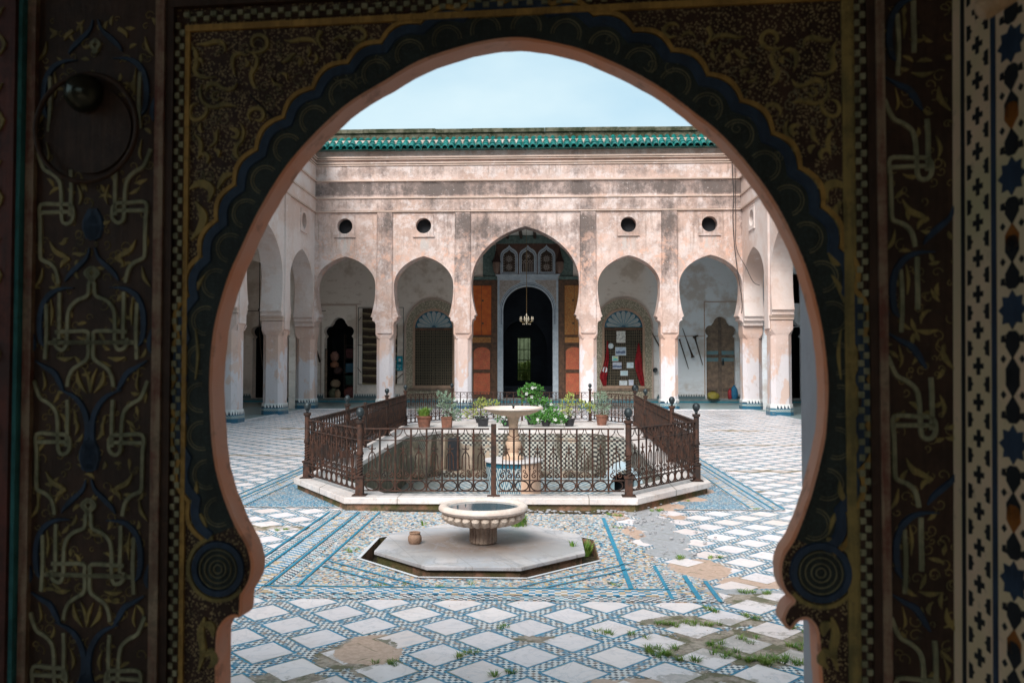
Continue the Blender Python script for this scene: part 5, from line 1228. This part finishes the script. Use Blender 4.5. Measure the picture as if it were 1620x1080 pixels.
# bare orange edge of the cut
b=MB(); N=len(OD); vs=[];cen=(S(815),1.6)
for i,(s_,z) in enumerate(OD):
    a=OD[max(i-1,0)];c_=OD[min(i+1,N-1)]; d=Vector((c_[0]-a[0],c_[1]-a[1])); d.normalize(); nn=Vector((d.y,-d.x))   # to the right of travel = into the opening
    rj=.0005*math.sin(i*2.3)+.0006*math.sin(i*.71)
    for off,w_ in ((-.002,-.0035),(.0035+rj,-.002),(.005+rj,.046),(-.002,.047)): vs.append(dp(s_+nn.x*off,z+nn.y*off,w_))
b.add(vs,[(i*4+k,i*4+(k+1)%4,(i+1)*4+(k+1)%4,(i+1)*4+k) for i in range(N-1) for k in range(4)])
b.build('arch_edge',M['edge'],door)
def ribbon(b,pts,wd,h=.004,w0=0.,closed=False,taper=False):
    """flat raised band on the door face; pts (s,z); wd width or list"""
    N=len(pts); vs=[]
    for i,p in enumerate(pts):
        a=pts[(i-1)%N] if closed else pts[max(i-1,0)]; c_=pts[(i+1)%N] if closed else pts[min(i+1,N-1)]
        d=Vector((c_[0]-a[0],c_[1]-a[1]))
        if d.length<1e-9: d=Vector((1,0))
        d.normalize(); nn=Vector((-d.y,d.x)); ww=(wd[i] if isinstance(wd,(list,tuple)) else wd)/2
        for off,w_ in ((-ww,w0),(-ww*.8,w0-h),(ww*.8,w0-h),(ww,w0)): vs.append(dp(p[0]+nn.x*off,p[1]+nn.y*off,w_))
    m_=N if closed else N-1
    fs=[(i*4+k,i*4+k+1,((i+1)%N)*4+k+1,((i+1)%N)*4+k) for i in range(m_) for k in range(3)]
    if not closed: fs+=[(0,1,2,3),tuple((N-1)*4+k for k in (3,2,1,0))]
    b.add(vs,fs)
def pxs(pts,sc,ox,oy,mir=None):
    out=[]
    for x,y in pts:
        u,v=x/sc+ox,y/sc+oy
        out.append((u,v))
    return out
# offset curve of the arch
def offset(dist):
    out=[]; N=len(OD)
    for i,(s_,z) in enumerate(OD):
        a=OD[max(i-3,0)];c_=OD[min(i+3,N-1)]; d=Vector((c_[0]-a[0],c_[1]-a[1])).normalized(); out.append((s_-d.y*dist,z+d.x*dist))
    return out
# arch portion only: from index of lower-left neck to lower-right neck
iL=min(range(N),key=lambda i:abs(OD[i][1]-dl(374,832)[1])+ (0 if OD[i][0]<cen[0] else 9)); iR=min(range(N),key=lambda i:abs(OD[i][1]-dl(1260,845)[1])+(0 if OD[i][0]>cen[0] else 9))
base=[Vector(p) for p in OD[iL:iR+1]]
# arc-length resample
ds=[0]
for a,c_ in zip(base,base[1:]): ds.append(ds[-1]+(c_-a).length)
TL=ds[-1]; NL=34; per=TL/NL
def at(t,off):
    t=max(0,min(TL,t)); k=max(i for i in range(len(ds)) if ds[i]<=t+1e-9); k=min(k,len(base)-2)
    fr_=(t-ds[k])/max(1e-9,ds[k+1]-ds[k]); p=base[k].lerp(base[k+1],fr_)
    t2=min(TL,t+.05);t1=max(0,t-.05)
    def q(t):
        k=max(i for i in range(len(ds)) if ds[i]<=t+1e-9); k=min(k,len(base)-2); return base[k].lerp(base[k+1],(t-ds[k])/max(1e-9,ds[k+1]-ds[k]))
    d=(q(t2)-q(t1)).normalized(); return (p.x-d.y*off,p.y+d.x*off)
def scal(off,amp,m_=10):
    return [at(TL*i/(NL*m_),off+amp*abs(math.sin(PI*i/m_))) for i in range(NL*m_+1)]
wb_=.066
b=MB(); inner=[at(TL*i/(NL*10),.004) for i in range(NL*10+1)]; outer_=scal(wb_-.006,.014)
vs=[dp(*p,-.0012) for p in inner]+[dp(*p,-.0012) for p in outer_]+[dp(*p,.001) for p in inner]+[dp(*p,.001) for p in outer_]; q=len(inner)
b.add(vs,[(i,i+1,q+i+1,q+i) for i in range(q-1)]+[(q+i,q+i+1,3*q+i+1,3*q+i) for i in range(q-1)]+[(2*q+i,2*q+i+1,i+1,i) for i in range(q-1)])
sb=b.build('scalloped_border',M['lobe'],door)
b=MB(); ribbon(b,scal(wb_+.004,.014),.010,.004); b.build('gold_scallop_line',M['gold'],sb)
b=MB(); ribbon(b,scal(wb_-.012,.014),.020,.0035,-.001); b.build('blue_scallop_line',M['blue'],sb)
b=MB()
for k in range(NL):
    c_=Vector(at((k+.5)*per,.0)); p1=Vector(at((k+.5)*per,.05)); ax_=(p1-c_).normalized(); tx=Vector((ax_.y,-ax_.x))
    for rr,cc in ((.0275,.022),(.0225,.022)):
        a0,a1=(R_(-12),R_(192))
        pts=[c_+ax_*cc+tx*(rr*math.cos(a0+(a1-a0)*i/14))+ax_*(rr*math.sin(a0+(a1-a0)*i/14)) for i in range(15)]
        ribbon(b,[(p.x,p.y) for p in pts],.0013 if rr<.025 else .002,.0012,-.001)
b.build('thin_lobe_lines',M['thinline'],sb)
# scroll volutes at the foot of the arch
for u,v,R0_,mi in ((346,899,.072,1),(1298,905,.073,-1)):
    c_=dl(u,v); 
    def cring(r,wd,h,w0,mat,nm,a0=0,a1=2*PI,par=door):
        b=MB(); ribbon(b,[(c_[0]+mi*r*math.cos(a0+(a1-a0)*i/40),c_[1]+r*math.sin(a0+(a1-a0)*i/40)) for i in range(41)],wd,h,w0); return b.build(nm,mat,par)
    k=MB(); pts=[(c_[0]+mi*.0445*math.cos(2*PI*i/40),c_[1]+.0445*math.sin(2*PI*i/40)) for i in range(40)]
    ql=slab(pts,[],.002,lambda u_,v_,w_:dp(u_,v_,w_-.002)); vo=ql.build('volute',M['lobe'],door)
    cring(.046,.013,.005,-.001,M['blue'],'blue_ring',par=vo); cring(.059,.009,.004,0,M['gold2'],'gold_ring',R_(100),R_(322),par=vo)
    for r in (.036,.026,.016,.008): cring(r,.0018,.003,-.002,M['thinline'],'thin_ring',par=vo)
# straight borders round the arch field
def vstrip(s0,s1,z0,z1,h,mat,nm,par=door,w0=0.): 
    b=MB(); fbox(b,dp,s0,s1,z0,z1,w0-h,w0); return b.build(nm,mat,par)
sL1=S(292);sR1=S(1338)
zz0=.1
vstrip(sL1-.003,sL1+.006,zz0,zt,.005,M['gold'],'gold_fillet'); vstrip(sR1-.002,sR1+.014,zz0,zt+.03,.005,M['gold2'],'gold_fillet')
b=MB(); fbox(b,dp,sL1-.003,sR1+.014,zt,zt+.012,-.006,0); b.build('gold_fillet',M['gold'],door)
def beads(nm,s0,s1,z0,z1,horiz=False):
    """carved chequer moulding of little staggered blocks"""
    par=vstrip(s0,s1,z0,z1,.002,M['side'],nm); b=MB(); st=.0135
    if not horiz:
        n=int((z1-z0)/st)
        for i in range(n):
            for k in range(2):
                if (i+k)%2: 
                    a=s0+(s1-s0)*k/2; fbox(b,dp,a,a+(s1-s0)/2,z0+i*st,z0+(i+.8)*st,-.008,-.002)
    else:
        n=int((s1-s0)/st)
        for i in range(n):
            for k in range(2):
                if (i+k)%2: a=z0+(z1-z0)*k/2; fbox(b,dp,s0+i*st,s0+(i+.8)*st,a,a+(z1-z0)/2,-.008,-.002)
    b.build('chequer_blocks',M['strap'],par)
beads('chequer_moulding',S(275),S(289),.1,zt+.03); beads('chequer_moulding',S(1356),S(1373),.1,zt+.06); beads('chequer_moulding',sL1-.005,sR1+.02,zt+.018,zt+.036,True)
for a,c_ in ((262,274),(1374,1387)): 
    vstrip(S(a),S(c_),.1,2.62,.012,M['side'],'dark_moulding')
b=MB(); fbox(b,dp,S(262),S(1387),zt+.045,zt+.07,-.013,0); b.build('dark_moulding',M['side'],door)
vstrip(S(247),S(261),.08,2.62,.016,M['redwhite'],'worn_moulding'); vstrip(S(1387.5),S(1401),.08,2.62,.016,M['redwhite'],'worn_moulding')
b=MB(); fbox(b,dp,S(262),S(1387),zt+.075,zt+.10,-.016,0); b.build('worn_moulding',M['redwhite'],door)
vstrip(S(1341),S(1356),.1,zt+.05,.003,M['gold2'],'gold_fillet')
# side panels
PL=(S(40),S(246)); PR=(S(1401.5),S(1640))
LP=[]
for nm,(a,c_) in (('l',PL),('r',PR)):
    b=MB(); fbox(b,dp,a,c_,.08,2.9,-.001,.04); LP.append(b.build('side_panel',M['side'],door))
vstrip(S(42),S(55),.08,2.9,.012,M['redwhite'],'worn_moulding')
b=MB(); fbox(b,dp,S(262),S(1387),2.625,2.9,.0,.04); b.build('top_rail',M['side'],door)
# strapwork
def strapwork(cu,c_s,z_ref,mir_list,par,zlo,zhi,skip=None,only=None):
    sc_=2.843
    def mp(pts):   # sheet pts (left panel sheet) relative to bell centre -> (ds,dz)
        o=dl(142,491); r=[]
        for x,y in pts:
            p=dl(142+(x-408)/sc_,491+(y-430)/sc_); r.append((p[0]-o[0],p[1]-o[1]))
        return r
    pz=dl(142,491)[1]-dl(142,858)[1]
    straps=[[(415,238),(440,262),(415,290),(398,310),(396,345),(385,368),(345,385),(315,415),(303,455),(300,520),(298,575),(285,605),(262,603),(248,585),(246,555)],
            [(225,574),(300,574),(408,574),(520,574),(600,574)],[(246,527),(300,525),(388,525),(394,560),(392,640),(360,670),(325,695),(306,735),(300,772)],
            [(415,238),(392,262),(420,300)],
            [(266,350),(264,420),(264,500),(262,560)],[(205,400),(208,500),(205,580),(200,650)],
            [(180,20),(180,110),(180,190),(195,208),(222,220),(246,245),(256,280),(260,310)],
            [(150,745),(165,790),(182,825),(215,845),(245,875),(256,920),(258,1000),(262,1060),(285,1075),(308,1055),(310,1010),(292,988),(240,985),(165,985),(162,1050)],
            [(300,830),(302,900),(300,985),(296,1040)],[(160,1020),(310,1020)]]
    blues=[([(400,150),(385,195),(345,235),(310,270),(290,300)],[8,20,28,24,6]),([(330,330),(265,335),(215,365),(185,420),(175,490),(180,560),(195,590)],[4,20,30,30,30,26,8]),
           ([(155,655),(200,685),(240,710),(265,755),(285,795)],[6,22,30,28,8]),([(262,785),(320,810),(360,850),(385,910),(390,980),(375,1050)],[4,22,30,32,32,26]),([(140,520),(150,580),(140,620)],[10,26,10]),
           ([(408,1010),(408,1060),(400,1100),(408,1150)],[30,90,110,60])]
    leaves=[([(220,120),(245,165),(290,190),(300,215)],[3,26,24,4]),([(310,195),(280,215),(270,240)],[20,22,3]),([(190,240),(180,290),(150,330)],[3,20,3]),([(330,640),(290,650),(250,640)],[3,24,3]),
            ([(345,700),(350,750),(385,800)],[3,26,4]),([(375,690),(395,740),(400,800)],[3,18,3]),([(190,700),(200,760),(190,790)],[3,14,3]),([(225,380),(232,440),(226,500)],[3,16,3]),([(330,900),(345,950),(335,990)],[3,18,3])]
    k_=1/sc_*.00115
    A=MB();B_=MB();C_=MB()
    nper=range(-3,4)
    for n_ in nper:
        dz=z_ref-n_*pz
        for mi in (1,-1):
            if only and mi not in only: continue
            def tr(pts): return [(c_s+mi*a,dz+q) for a,q in pts]
            def ok(pp): return all(zlo<q[1]<zhi and (skip is None or not skip(q)) for q in pp)
            for s_ in straps:
                pp=tr(mp(s_)); pp=[(p.x,p.y) for p in catmull([(a,q,0) for a,q in pp],4)]
                if ok(pp): ribbon(A,pp,.0085,.0035,-.001)
            for s_,w_ in blues:
                pp=tr(mp(s_)); qq=[(p.x,p.y) for p in catmull([(a,q,0) for a,q in pp],4)]; ww=[p.x*k_*1. for p in catmull([(q,0,0) for q in w_],4)]
                if ok(qq): ribbon(B_,qq,ww,.0035,-.001)
            for s_,w_ in leaves:
                pp=tr(mp(s_)); qq=[(p.x,p.y) for p in catmull([(a,q,0) for a,q in pp],4)]; ww=[p.x*k_ for p in catmull([(q,0,0) for q in w_],4)]
                if ok(qq): ribbon(C_,qq,ww,.0025,-.001)
    rq=random.Random(5); D_=MB()
    for _ in range(420):
        q0=(c_s+rq.uniform(-.115,.115),rq.uniform(zlo,zhi)); rr=rq.uniform(.005,.013); a0=rq.uniform(0,6.28)
        if (skip and skip(q0)): continue
        ribbon(D_,[(q0[0]+rr*(1-.07*i)*math.cos(a0+i*.5),q0[1]+rr*(1-.07*i)*math.sin(a0+i*.5)) for i in range(12)],.0014,.001,-.001)
    for _ in range(230):
        q0=(c_s+rq.uniform(-.115,.115),rq.uniform(zlo,zhi)); a0=rq.uniform(0,6.28); L0=rq.uniform(.014,.030)
        if (skip and skip(q0)): continue
        bend=rq.uniform(-1,1); pts=[(q0[0]+L0*t*math.cos(a0+bend*t),q0[1]+L0*t*math.sin(a0+bend*t)) for t in (0,.2,.45,.75,1.)]
        ribbon(D_,pts,[.001,.005,.0085,.006,.0008],.0012,-.001)
    D_.build('fine_tendrils',M['gold2'],par)
    A.build('strapwork',M['strap'],par); B_.build('blue_bands',M['blue'],par); C_.build('gold_leaves',M['gold2'],par)
cL=dl(146,491)[0]; kc=dl(146,208)
strapwork(0,cL,dl(142,491)[1],None,LP[0],.3,2.28,lambda q:math.hypot(q[0]-kc[0],q[1]-kc[1])<.085)
cR=dl(1516,491)[0]; strapwork(0,cR,dl(142,454)[1],None,LP[1],.3,2.4,lambda q:q[0]>S(1512),(1,))
# spandrel vines (left sheet at scale 4.05, origin 240,0), mirrored for the right
vines=[([(258,285),(285,340),(292,400),(278,450),(300,485),(350,500),(420,495)],[4,30,40,36,30,20,4]),([(290,285),(350,285),(420,268),(465,290),(475,335)],[4,30,36,26,5]),([(330,410),(318,385),(295,395),(300,420)],[8,26,26,8]),
([(600,325),(640,340),(700,335),(740,300),(735,250),(690,228),(648,250),(645,290),(668,312)],[3,16,26,30,30,28,26,22,6]),([(640,340),(675,375),(670,430),(640,480),(650,540),(690,580)],[6,26,30,34,28,3]),
([(540,490),(520,430),(525,370),(565,345),(610,360)],[3,24,32,28,8]),([(600,390),(620,410),(600,430)],[10,34,8]),([(325,540),(312,600),(335,660),(400,690),(470,670),(550,685)],[4,18,26,28,36,4]),([(350,590),(360,550),(410,540),(470,575),(520,570),(550,535)],[6,30,34,24,26,4]),
([(440,600),(425,590),(395,605),(395,635),(425,645),(440,625)],[4,12,18,20,16,6]),([(300,665),(260,680),(245,730),(270,770),(320,760),(355,720),(350,680),(325,665)],[5,20,26,28,28,26,20,5]),([(320,790),(310,830),(330,850)],[4,30,6]),
([(850,262),(900,268),(960,255),(1030,260),(1060,290)],[3,22,30,28,6]),([(1085,200),(1065,250),(1085,300),(1105,310)],[34,26,16,3]),([(830,405),(870,385),(900,355),(925,345)],[3,28,28,3]),([(950,370),(955,400),(945,425)],[8,40,6]),([(1050,340),(1060,380),(1040,415)],[4,28,4]),
([(640,780),(620,740),(650,700),(700,700),(720,740),(700,775),(665,770)],[4,20,28,30,28,22,6]),([(570,790),(592,840),(580,900),(545,940),(540,990),(575,1030)],[4,22,26,32,36,4]),([(500,830),(530,830),(555,850),(545,880),(510,880)],[6,30,34,30,8]),
([(430,830),(415,860),(410,910),(370,950)],[4,30,26,3]),([(275,860),(310,900),(318,960),(300,1020)],[3,28,32,8]),([(310,1000),(340,985),(365,1010),(355,1050)],[6,28,30,16]),([(400,960),(430,975),(430,1010)],[8,36,6]),
([(1270,200),(1300,180),(1350,190),(1370,230),(1340,265),(1290,260)],[5,20,26,26,24,8]),([(1165,270),(1190,240),(1230,240),(1260,270)],[4,16,20,5]),([(1185,345),(1200,365),(1205,395)],[20,44,6]),([(770,500),(790,540),(840,550)],[4,22,4]),([(820,470),(860,480),(870,520)],[6,26,6]),([(1000,300),(1015,340),(1000,370)],[4,22,4])]
lower=[([(315,1060),(322,1030),(318,1000),(325,975)],[3,12,14,4]),([(322,985),(335,990),(338,1005)],[5,16,4]),([(318,1040),(335,1030),(340,1045),(330,1055)],[4,14,14,4]),([(310,520),(314,560),(310,600)],[2,6,2]),([(305,480),(312,455),(325,435)],[2,9,2]),([(303,380),(318,360),(322,340),(310,320)],[3,14,16,4]),([(330,400),(318,415),(305,415)],[3,12,3]),([(298,800),(310,780),(312,760)],[3,10,2]),([(300,830),(318,815),(330,845)],[3,10,2]),([(300,300),(318,290),(335,300),(330,320)],[3,14,14,3]),([(345,300),(355,280),(372,275)],[3,12,3])]
V_=MB(); fine=MB()
for mir in (1,-1):
    for pts,w_ in vines:
        px_=[(x/4.05+240,y/4.05) for x,y in pts]
        if mir<0: px_=[(1628-u,v*1.0-6) for u,v in px_]
        pp=[dl(*p) for p in px_]; qq=[(p.x,p.y) for p in catmull([(a,q,0) for a,q in pp],4)]; ww=[max(.0008,p.x/4.05*.00115) for p in catmull([(q,0,0) for q in w_],4)]
        ribbon(V_,qq,ww,.0035,0)
    for pts,w_ in lower:
        px_=[(u if mir>0 else (1640-u),v) for u,v in pts]
        pp=[dl(*p) for p in px_]; qq=[(p.x,p.y) for p in catmull([(a,q,0) for a,q in pp],4)]; ww=[max(.0008,p.x*.00115) for p in catmull([(q,0,0) for q in w_],4)]
        ribbon(V_,qq,ww,.0035,0)
vn=V_.build('gold_vines',M['gold2'],door)
rnd=random.Random(21)
for mir in (1,-1):
    for _ in range(120):
        u=rnd.uniform(300,760); v=rnd.uniform(60,330)
        if (u-300)*.62+(v-60)>250 or v>330: continue
        if mir<0: u=1628-u
        c_=dl(u,v); r=rnd.uniform(.006,.015); a0=rnd.uniform(0,6.28)
        ribbon(fine,[(c_[0]+r*(1-.06*i)*math.cos(a0+i*.55),c_[1]+r*(1-.06*i)*math.sin(a0+i*.55)) for i in range(13)],.0014,.0015,0)
fine.build('fine_tendrils',M['thinline'],vn)
b=MB()
ribbon(b,[dl(395,150),dl(440,195),dl(480,237)],.0035,.0012,0.); ribbon(b,[dl(1228,160),dl(1190,193),dl(1150,228)],.0022,.0012,0.); b.build('board_joint',M['dark'],door)
# ring knocker and boss
kc=dl(146,207); kb=dl(141,152)
kn=empty('door_knocker',dp(kb[0],kb[1],-.02),'dark iron ring knocker with a domed boss, upper left on the carved door','knocker')
b=MB(); R1=.104; pts=[dp(kc[0]+R1*math.cos(R_(90)+2*PI*i/48),kc[1]-.0+R1*math.sin(R_(90)+2*PI*i/48),-.020) for i in range(49)]
b.tube(pts,.005,8,False); b.build('ring',M['side'],kn,True)
q=slab([(kc[0]+.085*math.cos(2*PI*i/48),kc[1]+.085*math.sin(2*PI*i/48)) for i in range(48)],[],.008,lambda u_,v_,w_:dp(u_,v_,w_-.008)); q.build('back_plate',M['side'],kn)
g=G('polished_iron_boss',.25,.6); g.col((.05,.055,.045)); g.b.inputs['Metallic'].default_value=.7
b=MB().lathe([(.036,0),(.038,.006),(.034,.02),(.022,.034),(.010,.040),(.001,.041)],(0,0,0),24)
b.v=[dp(kb[0]+p[0],kb[1]+p[1],-.010-p[2]) for p in b.v]; b.build('boss',g.m,kn,True)
# fixed frame post at the left, with its teal edge
fp=empty('door_post',dp(S(10),0,0),'red brown wooden door post with a teal painted edge at the far left','post')
b=MB(); fbox(b,dp,S(-260),S(33),0,3.0,-.03,.06); b.build('post_body',M['post'],fp)
b=MB(); fbox(b,dp,S(33.5),S(39.5),0,3.0,-.022,.05); b.build('teal_edge',M['tealedge'],fp)
b=MB()
for k in range(16):
    zc=.4+k*.15; ribbon(b,[(S(8)+.012*math.sin(t*.9),zc+.012*t) for t in range(9)],[.002,.006,.01,.008,.004,.008,.010,.006,.002],.003,-.03)
b.build('post_carving',M['gold2'],fp)
# ------------------------------------------------------------------ painted lattice leaf folded back at the right
lx,_=S(1507),0
LO=DO+DRt*S(1507)
ld=(-FH*1.0+RT*.05).normalized(); ln_=Vector((ld.y,-ld.x,0)); 
if ln_.dot(RT)<0: ln_=-ln_
def lp(s,z,w_):   # s along the leaf towards the room, w>0 into the leaf (to the right)
    p=LO+ld*s+ln_*(w_)-RT*0; return (p.x+ (z-1.6)*.012,p.y,z)
leaf=empty('lattice_leaf',lp(0,0,0),'pale painted inlaid lattice leaf with crosses and star pattern folded back at the far right','door leaf')
def palemat():
    g=G('pale_painted_wood',.6,.3); x,y,z=g.geo(); n=g.noise(7,5); c=g.mix(n.ss(.35,.65),(.84,.60,.42),(.74,.58,.36)); c=g.mix(z.ss(1.2,2.1)*g.noise(3,3).ss(.4,.6)*.4,c,(.36,.44,.24)); c=g.mix(g.noise(40,3).ss(.6,.75)*.3,c,(.25,.2,.14)); g.col(c); g.bump(n,.003); return g.m
M['pale']=palemat()
b=MB(); fbox(b,lp,0,1.1,.08,2.9,0,.05); b.build('leaf_board',M['pale'],leaf)
def ls(u,v=540):
    d=FW+RT*((u-810)/f)-UP*((v-540)/f); p0=LO; t=(p0-CAM).dot(ln_)/d.dot(ln_); p=CAM+d*t; return (p-LO).dot(ld)
s1,s2,s3,s4=ls(1522),ls(1527),ls(1570),ls(1577)
ins=MB()
def lpoly(b,pts,h=.0015):
    n=len(pts); b.add([lp(s_,z,0.0005) for s_,z in pts]+[lp(s_,z,-h) for s_,z in pts],[tuple(range(n)),tuple(range(2*n-1,n-1,-1))]+[(i,(i+1)%n,n+(i+1)%n,n+i) for i in range(n)])
lpoly(ins,[(s1,.1),(s2,.1),(s2,2.9),(s1,2.9)],.002); 
tb=MB(); lpoly(tb,[(s3,.1),(s4,.1),(s4,2.9),(s3,2.9)],.002)
sc0=(s2+s3)/2; hwid=(s3-s2)/2; pit_=.0585; dz_=0
z=.3+.012
while z<2.8:
    a=hwid*.36; t=hwid*.12
    lpoly(ins,[(sc0-t,z-a*1.1),(sc0+t,z-a*1.1),(sc0+t,z-t),(sc0+a,z-t),(sc0+a,z+t),(sc0+t,z+t),(sc0+t,z+a*1.1),(sc0-t,z+a*1.1),(sc0-t,z+t),(sc0-a,z+t),(sc0-a,z-t),(sc0-t,z-t)])
    zc=z+pit_/2
    for sg_ in (-1,1):
        e0=sc0+sg_*hwid*.78; e1=sc0+sg_*hwid*.52; e2=sc0+sg_*hwid*.38
        lpoly(ins,[(e0,zc-.013),(e1,zc-.011),(e1,zc-.004),(e2,zc),(e1,zc+.004),(e1,zc+.011),(e0,zc+.013)])
    z+=pit_
ins.build('dark_hole_pieces',M['dark'],leaf);  # dark pieces stand in for shaded holes in the cross strip
# star and kite pattern of the wide field
am=MB(); bl_=MB(); dk_=MB(); P2=.205
w0_=s4+.010
z=.25; fi=0
cx0=w0_+.028
while z<2.85:
    for col_ in range(3):
        cxx=cx0+col_*.088; off=P2/2 if col_%2 else 0; zc=z+off
        st=[]
        for k in range(16):
            r=.030 if k%2==0 else .021; a=2*PI*k/16; st.append((cxx+r*math.cos(a)*1.1,zc+r*math.sin(a)))
        lpoly(bl_,st,.0015)
        for sg_ in (-1,1):
            for kk,(z0_) in enumerate((.052,.094)):
                zz=zc+sg_*z0_; tgt=am if (kk==1 and int(z*5)%3==0) else dk_
                fl=1 if (kk==0)==(sg_>0) else -1
                lpoly(tgt,[(cxx,zz+fl*.022),(cxx+.016,zz+fl*.004),(cxx+.015,zz-fl*.014),(cxx+.007,zz-fl*.020),(cxx-.007,zz-fl*.020),(cxx-.015,zz-fl*.014),(cxx-.016,zz+fl*.004)])
            for dx in (-.022,.022):
                zz=zc+sg_*.044; lpoly(dk_,[(cxx+dx-.005,zz-.005),(cxx+dx+.005,zz-.006),(cxx+dx+.003,zz+.006),(cxx+dx-.004,zz+.005)])
                lpoly(dk_,[(cxx+dx+sg_*.0,zc+sg_*.075-.006),(cxx+dx+.006,zc+sg_*.075),(cxx+dx,zc+sg_*.075+.006),(cxx+dx-.006,zc+sg_*.075)])
    z+=P2
dk_.build('dark_hole_pieces',M['dark'],leaf); bl_.build('blue_star_inlay',M['blue'],leaf); tb.build('blue_line',M['blue'],leaf)  # dark kites are coloured as the shaded holes of a pierced lattice
am.build('amber_inlay',simple('amber_wood',(.30,.10,.015),(.22,.07,.01),9,.5),leaf)
# wooden bolt hanging in at the top
def lpx(u,v,dist):
    d=FW+RT*((u-810)/f)-UP*((v-540)/f); return tuple(CAM+d*(dist/d.dot(FW)))
b=MB(); P0=Vector(lpx(1546,22,1.05)); P1=Vector(lpx(1660,-60,1.02)); b.tube([P0+(P1-P0)*t for t in (0,.04,.12,.6,1)],[.006,.013,.0155,.017,.018],12)
tag(b.build('wooden_bolt',simple('pale_bolt_wood',(.62,.42,.26),(.45,.3,.18),22,.5),None,True),'rounded pale wooden bolt end jutting in at the top right corner','bolt')
# ------------------------------------------------------------------ the room behind the camera
rm=MB(); rx0,rx1,ry0=-2.2,2.6,-3.2
M['room']=simple('room_plaster',(.30,.23,.17),(.22,.17,.12),2,.9)
tag(MB().add([(rx0,ry0,-.02),(rx1,ry0,-.02),(rx1,1.78,-.02),(rx0,1.78,-.02)],[(0,1,2,3)]).build('room_floor',M['room']),'plain floor of the dim entrance room','floor',kind='structure')
b=MB(); b.box(rx0,ry0,3.3,rx1,1.78,3.4); tag(b.build('ceiling',M['room']),'plain ceiling of the dim entrance room','ceiling',kind='structure')
b=slab([(ry0,-.1),(1.78,-.1),(1.78,3.4),(ry0,3.4)],[[(-.35,.3),(1.36,.3),(1.36,3.2),(-.35,3.2)]],.1,lambda u,v,w_:(rx0-.1+w_,u,v)); tag(b.build('wall_left',M['room']),'left wall of the dim entrance room with a window added to light the leaf','wall',kind='structure')  # unseen window, added so daylight reaches the lattice leaf
b=MB(); b.box(rx1,ry0,-.1,rx1+.1,1.78,3.4); tag(b.build('wall_right',M['room']),'right wall of the dim entrance room','wall',kind='structure')
bk=slab([(rx0-.1,-.1),(rx1+.1,-.1),(rx1+.1,3.4),(rx0-.1,3.4)],[[(-1.5,.7),(1.1,.7),(1.1,2.9),(-1.5,2.9)]],.1,lambda u,v,w_:(u,ry0-.1+w_,v))  # unseen rear opening, added to brighten the carved door
tag(bk.build('wall_back',M['room']),'rear wall of the dim entrance room with an unglazed opening added to light the door','wall',kind='structure')

# groups of like things
for o in list(COL.objects):
    if o.parent is None and 'category' in o.keys() and 'group' not in o.keys():
        gname={'musket':'muskets hung on the gallery walls','lantern':'lanterns above the central doorway','jar':'jars inside the scalloped doorway','plate':'plates hung on the gallery wall',
               'flag':'red flags on the right grille','potted plant':'potted plants on the far kerb of the pool','weed':'weeds on the basin platform','bag':'bags by the right scalloped door','arcade':'arcade walls round the courtyard',
               'rod':'daggers and rods hung on the wall','cable':'cables strung on the walls','window':'fanlight windows of the far gallery'}.get(o['category'])
        if gname: o['group']=gname
